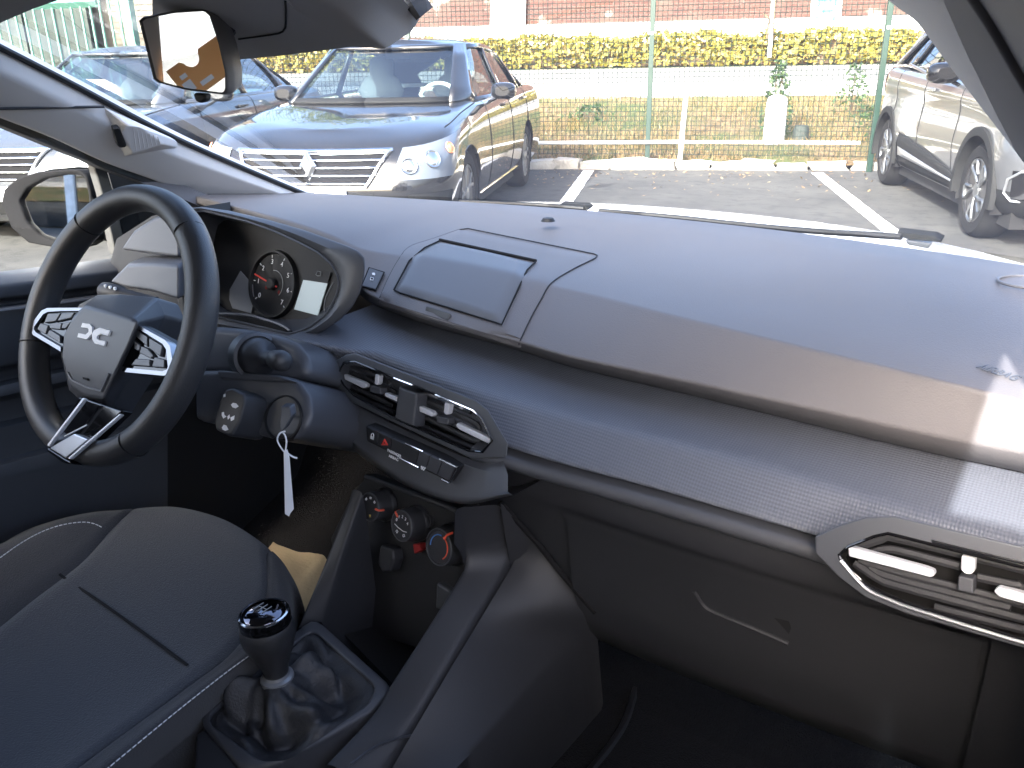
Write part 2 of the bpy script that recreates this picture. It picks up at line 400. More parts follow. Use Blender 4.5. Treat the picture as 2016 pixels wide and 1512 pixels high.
def brick_mat():
    m = bpy.data.materials.new('old_brick'); m.use_nodes = True; MATS['old_brick'] = m
    n = m.node_tree.nodes; l = m.node_tree.links; b = n['Principled BSDF']; b.inputs['Roughness'].default_value = .9
    uv = n.new('ShaderNodeUVMap'); br = n.new('ShaderNodeTexBrick')
    br.inputs['Scale'].default_value = 1; br.inputs['Brick Width'].default_value = .22; br.inputs['Row Height'].default_value = .075; br.inputs['Mortar Size'].default_value = .008
    br.inputs['Color1'].default_value = (.072, .029, .021, 1); br.inputs['Color2'].default_value = (.050, .020, .016, 1); br.inputs['Mortar'].default_value = (.075, .055, .045, 1)
    l.new(uv.outputs[0], br.inputs['Vector'])
    t = n.new('ShaderNodeTexNoise'); t.inputs['Scale'].default_value = .55; t.inputs['Detail'].default_value = 8; t.inputs['Roughness'].default_value = .65; l.new(uv.outputs[0], t.inputs['Vector'])
    r = n.new('ShaderNodeMapRange'); r.inputs[1].default_value = .5; r.inputs[2].default_value = .64; l.new(t.outputs['Fac'], r.inputs[0])
    mx = n.new('ShaderNodeMix'); mx.data_type = 'RGBA'; l.new(r.outputs[0], mx.inputs[0]); l.new(br.outputs[0], mx.inputs[6]); mx.inputs[7].default_value = (.085, .056, .044, 1)
    t2 = n.new('ShaderNodeTexNoise'); t2.inputs['Scale'].default_value = 1.6; t2.inputs['Detail'].default_value = 8; l.new(uv.outputs[0], t2.inputs['Vector'])
    r2 = n.new('ShaderNodeMapRange'); r2.inputs[1].default_value = .62; r2.inputs[2].default_value = .68; l.new(t2.outputs['Fac'], r2.inputs[0])
    mx2 = n.new('ShaderNodeMix'); mx2.data_type = 'RGBA'; l.new(r2.outputs[0], mx2.inputs[0]); l.new(mx.outputs[2], mx2.inputs[6]); mx2.inputs[7].default_value = (.20, .17, .15, 1)
    l.new(mx2.outputs[2], b.inputs['Base Color'])
    bp = n.new('ShaderNodeBump'); bp.inputs['Strength'].default_value = .6; bp.inputs['Distance'].default_value = .01; l.new(br.outputs['Fac'], bp.inputs['Height']); bp.invert = True
    l.new(bp.outputs[0], b.inputs['Normal'])
brick_mat()

def relief_mat(name, col, rough, pitch, depth, strength):
    """dash trim with a moulded lattice of small lozenges; UV in metres"""
    m = bpy.data.materials.new(name); m.use_nodes = True; MATS[name] = m
    n = m.node_tree.nodes; l = m.node_tree.links; b = n['Principled BSDF']; b.inputs['Roughness'].default_value = rough; b.inputs['Base Color'].default_value = (*col, 1)
    uv = n.new('ShaderNodeUVMap'); sp = n.new('ShaderNodeSeparateXYZ'); l.new(uv.outputs[0], sp.inputs[0])
    def M(op, a, c):
        q = n.new('ShaderNodeMath'); q.operation = op
        for i, z in enumerate((a, c)):
            if z is None: continue
            if isinstance(z, (int, float)): q.inputs[i].default_value = z
            else: l.new(z, q.inputs[i])
        return q.outputs[0]
    k = 2*math.pi/pitch
    s1 = M('SINE', M('MULTIPLY', M('ADD', sp.outputs[0], M('MULTIPLY', sp.outputs[1], .8)), k*.5), None)
    s2 = M('SINE', M('MULTIPLY', M('SUBTRACT', sp.outputs[0], M('MULTIPLY', sp.outputs[1], .8)), k*.5), None)
    h = M('MULTIPLY', s1, s2)
    bp = n.new('ShaderNodeBump'); bp.inputs['Strength'].default_value = strength; bp.inputs['Distance'].default_value = depth
    l.new(h, bp.inputs['Height']); l.new(bp.outputs[0], b.inputs['Normal'])
    r = n.new('ShaderNodeMapRange'); r.inputs[1].default_value = -1; r.inputs[2].default_value = 1; r.inputs[3].default_value = .80; r.inputs[4].default_value = 1.16  # relief shading put into the colour: hollows darker, crests lighter
    l.new(h, r.inputs[0]); mx = n.new('ShaderNodeMix'); mx.data_type = 'RGBA'; mx.blend_type = 'MULTIPLY'; mx.inputs[0].default_value = 1
    mx.inputs[6].default_value = (*col, 1); l.new(r.outputs[0], mx.inputs[7]); l.new(mx.outputs[2], b.inputs['Base Color'])
relief_mat('lozenge_trim', (.100, .108, .130), .45, .0031, .0005, .55)
# ================================================================== own car: dashboard
dash = empty('dashboard', (-.06, .9, .9))
tag(dash, 'long dark grey plastic dashboard with lozenge textured band below the windscreen', 'dashboard')
dash_inv = Matrix.Translation((.06, -.9, -.9))
def wm(o):
    return o.matrix_basis if o.parent is None else wm(o.parent) @ o.matrix_parent_inverse @ o.matrix_basis
def into(o, par):
    """parent a mesh that was built in world coordinates"""
    o.parent = par; o.matrix_parent_inverse = wm(par).inverted(); return o
sub = into
from mathutils.bvhtree import BVHTree
def bvh_of(objs):
    vs_, fs_ = [], []
    for o in objs:
        k = len(vs_); M_ = wm(o); vs_ += [M_ @ v.co for v in o.data.vertices]; fs_ += [[i+k for i in p.vertices] for p in o.data.polygons]
    return BVHTree.FromPolygons(vs_, fs_)
XS = list(np.linspace(-.738, .76, 110))
r_base0 = row_by_x([(-.78, 1.02, 1.045), (-.72, 1.185, 1.02), (-.41, 1.245, 1.02), (-.165, 1.285, 1.02), (.02, 1.29, 1.02), (.27, 1.265, 1.02), (.536, 1.20, 1.02), (.66, 1.15, 1.02)], XS)
r_base = row_by_x([(-.78, .99, 1.062), (-.72, 1.15, 1.04), (-.41, 1.203, 1.04), (-.165, 1.235, 1.04), (.02, 1.238, 1.04), (.27, 1.217, 1.04), (.536, 1.155, 1.04), (.66, 1.10, 1.04)], XS)
CREASE = [at(380, 384, X=-.72), at(440, 401, Z=1.061), at(560, 432, Z=1.050), at(650, 462, Z=1.033), at(712, 490, Z=1.016), at(808, 507, Z=1.011)] + \
         [at(x, 565+.246*(x-1100), Z=1.01) for x in (1100, 1300, 1500, 1760, 2016)]
LIP = [at(380, 396, X=-.715), at(440, 418, Z=1.045), at(560, 454, Z=1.034), at(650, 487, Z=1.016), at(700, 535, Z=.988), at(722, 578, Z=.968), at(850, 628, Z=.963)] + \
      [at(x, y, Z=.961) for x, y in ((1022, 674), (1121, 703), (1360, 754), (1600, 806), (1800, 850), (2016, 894))]
LIP2 = [at(380, 400, X=-.70), at(440, 424, Z=1.030), at(560, 462, Z=1.02), at(650, 500, Z=1.0), at(700, 552, Z=.968), at(722, 592, Z=.946), at(850, 642, Z=.937)] + \
      [at(x, y, Z=.931) for x, y in ((1022, 690), (1121, 721), (1360, 778), (1600, 836), (1800, 884), (2016, 930))]
r_cr = row_by_x(CREASE, XS); r_lip = row_by_x(LIP, XS)
r_lip2 = row_by_x(LIP2, XS); r_lip3 = [p+np.array([0, .06, -.004]) for p in r_lip2]
rows = lerp_rows(r_base, r_cr, 6); rows = [r_base0]+rows[:-1]+[rows[-1]]+[r_lip, r_lip2, r_lip3]
ci = len(rows)-4
rows = round_rows(rows, {ci: 1, ci+1: 1}, .0045, 4)
m = MB(); m.grid(rows, flip=True); pad = into(m.build('top_pad', 'pad_plastic', smooth=60), dash)
pad_bv = bvh_of([pad])
def onpad(x, y, h=0.0):
    q = pad_bv.ray_cast(Vector(EYE), Vector(ray(x, y)), 9); n_ = np.array(q[1]); n_ = n_ if n_@(EYE-np.array(q[0])) > 0 else -n_
    return np.array(q[0])+n_*h

# textured band under the pad
BT = [at(640, 596, Z=.938), at(705, 602, Z=.935), at(850, 652, Z=.929), at(1040, 703, Z=.926), at(1300, 768, Z=.925), at(1500, 818, Z=.925), at(2016, 942, Z=.925)]
BB = [at(612, 676, Z=.928), at(690, 690, Z=.925), at(756, 700, Z=.922), at(912, 757, Z=.917), at(1051, 801, Z=.915), at(1300, 866, Z=.913), at(1450, 904, Z=.912), at(1652, 961, Z=.911), at(1948, 1042, Z=.911)]
BL = [at(612, 722, Y=.80), at(650, 738, Y=.775), at(760, 790, Y=.735), at(1000, 886, Z=.876), at(1300, 971, Z=.875), at(1610, 1062, Z=.874), at(1860, 1135, Z=.874)]
XB = list(np.linspace(-.285, .74, 100))
r_bt = row_by_x(BT, XB); r_bt0 = [p+np.array([0, .07, .002]) for p in r_bt]; r_bb = row_by_x(BB, XB); r_bl = row_by_x(BL, XB); r_bl1 = [p+np.array([0, .045, -.004]) for p in r_bl]
rows = [r_bt0, r_bt]+lerp_rows(r_bt, r_bb, 3)[1:]+lerp_rows(r_bb, r_bl, 3)[1:]+[r_bl1]
rows = round_rows(rows, {4: 1, 7: 1}, .010, 5)
def metric_uv(rows):
    uv = []; v = np.zeros(len(rows[0]))
    for i, r in enumerate(rows):
        if i: v = v+np.linalg.norm(np.array(r)-np.array(rows[i-1]), axis=1)
        u = np.concatenate([[0], np.cumsum(np.linalg.norm(np.diff(np.array(r), axis=0), axis=1))])
        if i == 0: u0 = None
        xs = np.array(r)[:, 0]
        uv.append([(xs[j]*1.02, float(v.mean() if False else v[j])) for j in range(len(r))])
    return uv
m = MB(); m.grid(rows, uv=metric_uv(rows), flip=True); into(m.build('trim_band', 'lozenge_trim', smooth=60), dash)

# thin grey ledge under the band
LD = [at(990, 899, Z=.868), at(1300, 986, Z=.867), at(1610, 1077, Z=.866), at(1860, 1150, Z=.866)]
XL = list(np.linspace(.06, .74, 40)); l0 = row_by_x(LD, XL)
l1 = [p+np.array([0, -.004, -.010]) for p in l0]; l2 = [p+np.array([0, .004, -.019]) for p in l0]; l3 = [p+np.array([0, .04, -.02]) for p in l0]; lm = [p+np.array([0, .04, .004]) for p in l0]
m = MB(); m.grid(round_rows([lm, l0, l1, l2, l3], {1: 1, 2: 1, 3: 1}, .006, 4), flip=True); into(m.build('trim_ledge', 'stack_plastic', smooth=60), dash)

# passenger side lower face with the glove box
def lower(x0, x1, pts_z, name, matn, push=0.0, n=30, bev=None):
    rows = []
    for z, dy in pts_z: rows.append([np.array([x, .705+dy+push+.02*((x-.3)/.4)**2, z]) for x in np.linspace(x0, x1, n)])
    m = MB(); m.grid(rows, flip=True); return m.build(name, matn, smooth=50)
face = [(.868, .03), (.85, .012), (.815, .004), (.79, .018), (.70, .030), (.62, .055), (.57, .085), (.54, .14), (.52, .22)]
into(lower(.02, .80, face, 'lower_panel', 'dark_plastic', .006), dash)
gb = [(.806, -.002), (.80, .0), (.785, .010), (.70, .021), (.63, .044), (.60, .058), (.595, .07)]
glove = into(lower(.165, .585, gb, 'glove_box', 'dark_plastic', .002), dash)
m = MB()
hp = Plane((.36, .735, .70), (0, -1, -.16))
HPX = [(1362, 1160), (1556, 1222), (1562, 1238), (1556, 1262), (1540, 1266), (1405, 1206), (1383, 1192)]
m.prism(hp.poly(HPX, .004), hp.n*-.012); o = m.build('handle_recess', 'deep_plastic', bevel=.003); into(o, glove)
m = MB(); m.tube(spline(hp.poly([(1366, 1164), (1383, 1190), (1405, 1205), (1480, 1236), (1552, 1267)], .006), 24), .0024, 8)
o = m.build('handle_lip', 'dark_plastic'); into(o, glove)
# end cap by the passenger door, split from the glove box by a gap
m = MB()
rows = []
for z, dy in face[2:]: rows.append([np.array([x, .70+dy+.02*((x-.3)/.4)**2-.004, z]) for x in np.linspace(.592, .80, 8)])
m.grid(rows, flip=True); into(m.build('end_panel', 'dark_plastic', smooth=50), dash)

# pod with the closed tray lid, following the pad
pf = plane3(onpad(830, 510), onpad(1060, 568), onpad(1012, 660))
def pod_skin(left, right, h, n=26, rows=26, bulge=0.0):
    out = []
    L = spline([(*p, 0) for p in left], rows) if len(left) > 2 else lerp_rows([(*left[0], 0)], [(*left[1], 0)], rows-1)
    R = spline([(*p, 0) for p in right], rows)
    for k, (a, b) in enumerate(zip(L, R)):
        row = []
        for t in np.linspace(0, 1, n):
            x, y = (a+(b-a)*t)[:2]; e = min(1.0, min(t, 1-t)*14, min(k, rows-1-k)/2.0)
            p = pad_bv.ray_cast(Vector(EYE), Vector(ray(x, y)), 9)[0]; row.append(np.array(p)+unit(pf.n+np.array([0, 0, .35]))*(h*(.35+.65*e)+bulge*math.sin(math.pi*t)))
        out.append(row)
    return out
def skin_obj(rows, depth, name, matn):
    m = MB(); m.grid(rows, flip=True); ed = list(rows[0])+[r[-1] for r in rows[1:]]+list(rows[-1][::-1][1:])+[r[0] for r in rows[::-1][1:-1]]
    nrm = unit(pf.n+np.array([0, 0, .35])); m.grid([ed, [np.array(p)-nrm*depth for p in ed]], cu=True, flip=True); return m.build(name, matn, smooth=50, weld=True)
PL_, PR_ = [(903, 453), (855, 470), (806, 487), (785, 512), (764, 550), (746, 592)], [(1176, 506), (1130, 530), (1086, 558), (1066, 590), (1045, 628), (1022, 677)]
into(skin_obj(pod_skin(PL_, PR_, .0035), .008, 'pod_frame', 'pad_plastic'), dash)
m = MB(); m.tube([onpad(q[0], q[1], .0006) for q in spline([(p[0], p[1], 0) for p in PL_[::-1]], 30)]+[onpad(922, 451, .001)]+[onpad(q[0], q[1], .0010) for q in spline([(p[0], p[1], 0) for p in [(1150, 497)]+PR_], 40)], .0009, 6); into(m.build('pod_joint', 'deep_plastic'), dash)
lid = into(skin_obj(pod_skin([(868, 480), (838, 494), (808, 520), (778, 577)], [(1056, 522), (1040, 538), (1024, 572), (990, 645)], .0075, bulge=.002), .010, 'tray_lid', 'lid_plastic'), dash)
nn_ = unit(pf.n+np.array([0, 0, .35]))
m = MB(); m.tube([onpad(868, 478)+nn_*.0055, onpad(1057, 520)+nn_*.0055], .0022, 8); into(m.build('lid_gap', 'black_void'), lid)
LE_ = [(868, 480), (838, 494), (808, 520), (778, 577), (790, 583), (890, 614), (990, 646), (1024, 572), (1040, 538), (1056, 522)]
m = MB(); m.tube([onpad(*q)+nn_*.0055 for q in LE_[:4]]+[onpad(*q)+nn_*.0055 for q in LE_[4:7]]+[onpad(*q)+nn_*.0055 for q in LE_[7:]], .0013, 6); into(m.build('lid_edge', 'black_void'), lid)
m = MB(); m.prism([onpad(x, y)+nn_*.0085 for x, y in [(842, 611), (892, 626), (884, 640), (838, 628)]], nn_*-.01); into(m.build('lid_tab', 'satin_grey', bevel=.002), lid)
# usb plate
def padprism(pts, h, th, nm, mt, par, **k):
    m = MB(); m.prism([onpad(x, y)+nn_*h for x, y in pts], nn_*-th); return into(m.build(nm, mt, **k), par)
usb = padprism([(729, 531), (757, 540), (741, 574), (714, 567)], .004, .012, 'usb_panel', 'stack_plastic', dash, bevel=.0012)
m = MB(); m.tube([onpad(x, y)+nn_*.003 for x, y in [(728, 530), (758, 539.5), (741, 575), (713, 568)]], .0009, 5, closed=True); into(m.build('panel_gap', 'black_void'), usb)
padprism([(732, 550), (738, 552), (736.5, 557.5), (730.5, 556)], .0046, .0006, 'usb_port', 'white_print', usb, smooth=0)
padprism([(733.3, 551.5), (737, 552.8), (735.8, 556), (732, 555)], .0050, .0006, 'usb_slot', 'black_void', usb, smooth=0)
padprism([(734.5, 542.5), (739, 541.8), (741, 544.5), (739.5, 547), (735, 545.5)], .0046, .0006, 'usb_symbol', 'white_print', usb, smooth=0)
# sun sensor and speaker ring on top of the pad
sp = at(1079, 434, Z=1.0435); m = MB(); m.lathe([(.0001, .006), (.008, .005), (.0115, 0)], sp-np.array([0, 0, .001]), n=20); into(m.build('sun_sensor', 'black_rubber'), dash)
sc_ = at(2022, 556, Z=1.036); m = MB(); m.tube([sc_+np.array([.029*math.cos(a), .029*math.sin(a), .0004]) for a in np.linspace(0, 2*math.pi, 48, endpoint=False)], .0016, 6, closed=True); into(m.build('sensor_ring', 'lid_plastic'), dash)
# moulded airbag letters on the pad
pp = plane3(at(1900, 735, Z=1.0112), at(2016, 775, Z=1.0112), at(1950, 700, Z=1.0168))
a, b = pp.loc(1970, 738)
into(text('airbag_letters', 'AIRBAG', 'satin_grey', .0165, pp, a-.002, b, rot=-.02, h=.0018, sx=.66), dash)

# ------------------------------------------------------------------ air vents
def vent(plane, outer, inner, openings, name, depth=.035):
    """openings: list of (outline, slat lines, tabs, knob)"""
    v = into(empty(name, plane.o), dash)
    def kid(mb, nm, mt, **k):
        return into(mb.build(nm, mt, **k), v)
    n = len(outer)
    O0 = plane.poly(outer, -.004); O1 = plane.poly(outer, .008)
    cen = np.mean(np.array(plane.poly(inner, 0)), axis=0)
    I1 = plane.poly(inner, .009); I2 = plane.poly(inner, -.004); I3 = [p+(cen-p)*.06 for p in plane.poly(inner, -depth)]
    m = MB(); m.grid([O0, O1, I1, I2], cu=True, flip=False); kid(m, 'bezel', 'satin_grey', smooth=30, weld=True, bevel=.0018)
    m = MB(); m.grid([I2, I3], cu=True); m.add(I3, [tuple(range(n))]); kid(m, 'vent_cavity', 'black_void', smooth=30, weld=True)
    m = MB(); I4 = [p+(cen-p)*.012+plane.n*.0005 for p in plane.poly(inner, .009)]
    m.tube(I1, .0014, 6, closed=True); kid(m, 'bezel_edge', 'gloss_black')
    for slats, tabs, knob in openings:
        for (pa, pb) in slats:
            A = plane.poly(pa, -.012); m = MB(); m.tube(spline(A, max(6, len(A)*5)) if len(A) > 2 else A, .0021, 6, flat=1.8); kid(m, 'slat', pb)
        for t in tabs:
            m = MB(); m.prism(plane.poly(t, .002), plane.n*-.008); kid(m, 'vent_tab', 'vent_silver', bevel=.0016, bseg=3)
        m = MB(); m.prism(plane.poly(knob, .003), plane.n*-.012); kid(m, 'vent_knob', 'stack_plastic', bevel=.0015)
    return v, kid
A_, B_ = at(652, 734, Z=.887), at(1000, 884, Z=.880)
hd = unit((B_-A_)*[1, 1, 0]); nv = unit(np.cross(hd, [0, 0, 1])); nv = unit(nv*1.0+np.array([0, 0, .22]))
PV = Plane(A_, nv)
def band4(a, b, w):
    return [(a[0], a[1]-w/2), (b[0], b[1]-w/2), (b[0], b[1]+w/2), (a[0], a[1]+w/2)]
v, kid = vent(PV, [(646, 718), (682, 698), (700, 695), (937, 788), (961, 807), (1001, 874), (997, 900), (925, 901), (790, 838), (682, 786), (655, 750)],
     [(665, 738), (677, 714), (700, 712), (929, 806), (945, 821), (969, 868), (950, 890), (922, 887), (782, 826), (697, 779), (676, 757)],
     [([([(680, 724), (694, 721), (766, 752)], 'dark_plastic'), ([(680, 740), (693, 735), (776, 771), (775, 781)], 'dark_plastic'), ([(676, 752), (700, 764), (772, 798)], 'dark_plastic'), ([(682, 762), (700, 778), (778, 813)], 'dark_plastic')],
       [[(667.5, 733.5), (714, 752), (720, 757), (719, 763), (713, 764.5), (667.5, 742)], [(758, 772.5), (780, 781), (780, 791), (759, 781.5), (756.5, 776)], [(738, 736), (746, 738), (744.5, 756), (740, 758.5), (736.5, 755)]],
       [(727, 758), (748, 763), (749, 777), (729, 773)]),
      ([([(838, 797), (843, 792), (930, 831), (946, 849)], 'dark_plastic'), ([(838, 823), (880, 842), (930, 866), (948, 866)], 'dark_plastic'), ([(826, 838), (860, 851), (938, 884), (962, 878)], 'dark_plastic'), ([(842, 776), (868, 786), (928, 812)], 'chrome')],
       [[(824.5, 799), (848, 809), (853, 815), (850, 821), (825, 811)], [(875, 791), (885.5, 795), (882, 815), (877, 817), (872.5, 812)], [(899, 832), (961, 861), (966, 866), (963, 875), (903, 846), (896.5, 839)]],
       [(859, 818), (882, 823), (882, 837), (859, 833)])], 'air_vent')
m = MB(); m.prism(PV.poly([(784, 761), (820, 774), (813, 843), (776, 829)], .0085), PV.n*-.02); kid(m, 'divider', 'stack_plastic', bevel=.003)
for P__ in ([(776, 744), (812, 758)], [(858, 777), (932, 808), (947, 823), (969, 866)]):
    m = MB(); m.tube(PV.poly(P__, .0105), .0013, 6); kid(m, 'chrome_line', 'chrome')
A2 = at(1612, 1072, Z=.888); PP = Plane(A2, (-.10, -1, .16))
L2 = lambda x, y: (x, y)
vo, kid2 = vent(PP, [(1605, 1055), (1652, 1034), (1705, 1018), (1761, 1016), (2016, 1076), (2200, 1122), (2290, 1165), (2300, 1270), (2250, 1310), (2016, 1276), (1786, 1208), (1705, 1176), (1652, 1136), (1605, 1088)],
      [(1652, 1093), (1670, 1076), (1721, 1056), (1748, 1050), (2016, 1117), (2160, 1153), (2220, 1190), (2230, 1240), (2200, 1285), (2016, 1261), (1792, 1189), (1752, 1174), (1705, 1151), (1660, 1110)],
      [([([(1690, 1076), (1735, 1062), (1765, 1060), (2016, 1122), (2130, 1150)], 'dark_plastic'), ([(1712, 1090), (1740, 1082), (1770, 1084), (1890, 1115)], 'dark_plastic'), ([(1925, 1136), (2000, 1152), (2010, 1150), (2004, 1165)], 'dark_plastic'), ([(1690, 1104), (1738, 1119), (1890, 1158), (2016, 1190)], 'dark_plastic'), ([(1682, 1108), (1730, 1140), (1765, 1153), (2016, 1219), (2130, 1245)], 'dark_plastic'), ([(1712, 1116), (1750, 1136), (1990, 1198)], 'dark_plastic'), ([(1840, 1196), (2016, 1240)], 'dark_plastic')],
        [[(1669, 1076), (1822, 1118), (1838, 1124), (1840, 1133), (1832, 1138), (1670, 1096)], [(1892, 1094), (1920, 1099), (1918, 1126), (1910, 1132), (1898, 1130), (1891, 1122)], [(1965, 1156), (2016, 1169), (2090, 1188), (2090, 1206), (2016, 1190), (1966, 1176), (1955, 1165)]],
        [(1886, 1134), (1917, 1140), (1916, 1170), (1884, 1163)])], 'air_vent')
m = MB(); m.tube(PP.poly([(1836, 1065), (1930, 1088), (2016, 1108), (2100, 1130)], .010), .0014, 6); kid2(m, 'chrome_line', 'chrome')
m = MB(); m.tube(spline(PP.poly([(1655, 1103), (1705, 1158), (1752, 1181), (1800, 1199), (2016, 1265), (2150, 1292)], .0105), 30), .0016, 6); kid2(m, 'chrome_line', 'satin_silver')

# ------------------------------------------------------------------ switch panel below the centre vents
S0 = PV.on(690, 800, -.006); S1 = PV.on(960, 905, -.006)
sw_top = [PV.on(x, y, -.004) for x, y in [(672, 786), (690, 793), (790, 843), (925, 904), (990, 906)]]
SP = Plane(PV.on(800, 880, .0), unit(PV.n*[1, 1, 0]+np.array([0, 0, .05])))
q = lambda pts, h: [SP.on(x, y, h) for x, y in pts]
rt = spline(sw_top, 24); rm1 = spline(q([(678, 805), (700, 822), (800, 866), (925, 918), (1000, 935)], .004), 24)
rm2 = spline(q([(690, 850), (702, 862), (800, 920), (900, 962), (1000, 968)], .010), 24); rb = spline(q([(694, 872), (706, 884), (800, 950), (905, 988), (1005, 972)], .016), 24)
rbb = spline(q([(700, 892), (712, 902), (800, 958), (905, 993), (1010, 976)], -.002), 24); rbc = [p+np.array([.01, .10, -.002]) for p in rbb]
m = MB(); m.grid(round_rows([rt, rm1, rm2, rb, rbb, rbc], {3: 1, 4: 1}, .008, 4), flip=True); swp = into(m.build('switch_panel', 'stack_plastic', smooth=45), dash)
KX = lambda x0, x1, off=0: None
# the key strip: a slanted outline in the picture plane of SP
def strip(t0, t1, s0=0.0, s1=1.0):
    """quad of the strip between fractions t along and s across"""
    TL, TR, BR, BL_ = np.array((722, 838.)), np.array((902, 920.)), np.array((886, 951.)), np.array((724, 870.))
    def P_(t, s): return (TL+(TR-TL)*t)*(1-s)+(BL_+(BR-BL_)*t)*s
    return [tuple(P_(t0, s0)), tuple(P_(t1, s0)), tuple(P_(t1, s1)), tuple(P_(t0, s1))]
m = MB(); m.prism(q(strip(-.012, 1.0), .0145), SP.n*-.02); sub(m.build('key_strip', 'deep_plastic', bevel=.002), swp)
for a, b in [(.0, .12), (.125, .27), (.275, .575), (.58, .695), (.70, .83), (.835, .97)]:
    m = MB(); m.prism(q(strip(a, b, .06, .92), .0165), SP.n*-.006); sub(m.build('push_key', 'stack_plastic' if a > .5 else 'dark_plastic', bevel=.0012), swp)
for P__, w__ in ((q([strip(.42, .42)[0], strip(.62, .62)[0]], .0165), .0011), (q([strip(.80, .80)[0], strip(1., 1.)[0], strip(1., 1.)[2], strip(.90, .90)[2]], .0165), .0013), (q([strip(.36, .36)[2], strip(.62, .62)[2]], .0165), .0011)):
    m = MB(); m.tube(P__, w__, 6); sub(m.build('chrome_line', 'chrome'), swp)
def swloc(t, s):
    a = strip(t, t, s, s)[0]; return SP.loc(*a, .0)
sang = math.atan2(SP.loc(*strip(1, 1)[0])[1]-SP.loc(*strip(0, 0)[0])[1], SP.loc(*strip(1, 1)[0])[0]-SP.loc(*strip(0, 0)[0])[0])
a, b = swloc(.43, .38); sub(text('key_letters', 'PASSENGER', 'white_print', .0054, SP, a, b, sang, .0168, sx=.95), swp)
a, b = swloc(.43, .66); sub(text('key_letters', 'AIRBAG', 'white_print', .0054, SP, a, b, sang, .0168), swp)
a, b = swloc(.765, .45); sub(text('key_letters', '80°', 'white_print', .0070, SP, a, b, sang, .0168), swp)
def tri(cx, cy, r): return [(cx, cy-r), (cx+r, cy+r*.8), (cx-r, cy+r*.8)]
def ring_poly(mb, pl, pts, h, r=.0006): mb.tube([pl.on(x, y, h) for x, y in pts], r, 5, closed=True)
m = MB(); cx, cy = strip(.2, .2, .52, .52)[0]; ring_poly(m, SP, tri(cx, cy, 6), .0172, .0008); ring_poly(m, SP, tri(cx, cy+.6, 3), .0172); sub(m.build('hazard_symbol', 'red_print'), swp)
m = MB(); cx, cy = strip(.06, .06, .5, .5)[0]; m.prism(q([(cx-3.4, cy-1), (cx+3.4, cy+1.4), (cx+2.6, cy+7), (cx-3.8, cy+4.4)], .0168), SP.n*.0006); m.tube(q([(cx-2.2, cy-1), (cx-2, cy-5), (cx+.8, cy-6), (cx+2.4, cy-3.4), (cx+2.4, cy+.6)], .0172), .0006, 5); sub(m.build('lock_symbol', 'white_print', smooth=0), swp)
# ================================================================== instrument cluster and its hood
clus = empty('instrument_cluster', (-.42, .82, .96)); tag(clus, 'hooded instrument cluster with round rev counter and pale screen behind the wheel', 'instrument cluster')
CPL = Plane(at(690, 560, Y=.775), (0, -1, .30)); GPL = Plane(at(541, 560, Y=.808), (0, -1, .33))
HO = [(382, 404), (450, 413), (530, 432), (600, 452), (660, 474), (700, 489), (717, 500), (722, 516), (719, 545), (711, 576), (697, 604), (672, 631), (640, 652), (606, 666), (560, 668), (500, 658), (430, 648), (375, 640), (340, 600), (330, 540), (335, 470), (350, 425)]
HI = [(392, 413), (486, 436), (540, 455), (590, 478), (628, 498), (655, 522), (667, 545), (668, 565), (662, 585), (651, 606), (638, 623), (612, 643), (590, 652), (569, 657), (500, 640), (430, 624), (395, 610), (372, 590), (362, 540), (364, 480), (372, 430)]
def loop(pts, n, h, pl):
    P = pl.poly(pts, h); P = spline(P+[P[0]], n+1)[:-1]; return P
def sync(loopA, loopB):
    """start both loops on the same bearing, re-sampled by angle about B's middle"""
    return loopA, loopB
N_ = 96
def ang_loop(pts, pl, h, n=N_, c=None, k=10):
    """re-sample a closed outline by bearing about c so that loops match"""
    Q = np.array([pl.loc(x, y, h) for x, y in pts]); c = Q.mean(0) if c is None else np.array(c)
    D = []
    m = len(Q)
    for i in range(m):
        for t in np.linspace(0, 1, k, endpoint=False): D.append(Q[i]*(1-t)+Q[(i+1) % m]*t)
    D = np.array(D)-c; a = np.arctan2(D[:, 1], D[:, 0]); r = np.hypot(D[:, 0], D[:, 1]); o = np.argsort(a); a, r = a[o], r[o]
    th = np.linspace(-math.pi, math.pi, n, endpoint=False); rr = np.interp(th, a, r, period=2*math.pi)
    return [pl.to(c[0]+q*math.cos(t), c[1]+q*math.sin(t), h) for q, t in zip(rr, th)], c
LO, cc = ang_loop(HO, CPL, 0.0); LI, _ = ang_loop(HI, CPL, .004, c=cc)
Lm = [(a*.5+b*.5)+CPL.n*.006 for a, b in zip(LO, LI)]
_lc = np.mean(np.array(LO), 0)
LOb = [_lc+(p-_lc)*.62+np.array([-.05, .07, -.01]) for p in LO]
gc = np.mean(GPL.poly(HI, 0), 0)
LG = []
for p in LI:
    q = p-GPL.n*((p-GPL.o)@GPL.n); LG.append(q+(gc-q)*.05)
m = MB(); m.grid(round_rows([LOb, LO, Lm, LI, LG], {1: 1, 3: 1}, .006, 3), cu=True); into(m.build('cluster_hood', 'stack_plastic', smooth=45), clus)
m = MB(); m.tube([p+CPL.n*.001 for p in LI], .0016, 6, closed=True); into(m.build('hood_edge', 'satin_grey'), clus)
m = MB(); m.add([p+GPL.n*.0 for p in LG], [tuple(range(len(LG)))]); face_o = into(m.build('gauge_panel', 'deep_plastic', smooth=0), clus)
def gplate(pts, name, mt, h, th=.0015, par=face_o, bevel=0):
    m = MB(); m.prism(GPL.poly(pts, h), GPL.n*-th); return into(m.build(name, mt, bevel=bevel), par)
gplate([(473, 533), (452, 570), (451, 590), (457, 607), (494, 617), (500, 590), (497, 560)], 'lit_wall_plate', 'lit_wall_grey', .004, bevel=.002)  # pale plate stands in for light on the hood's inner wall
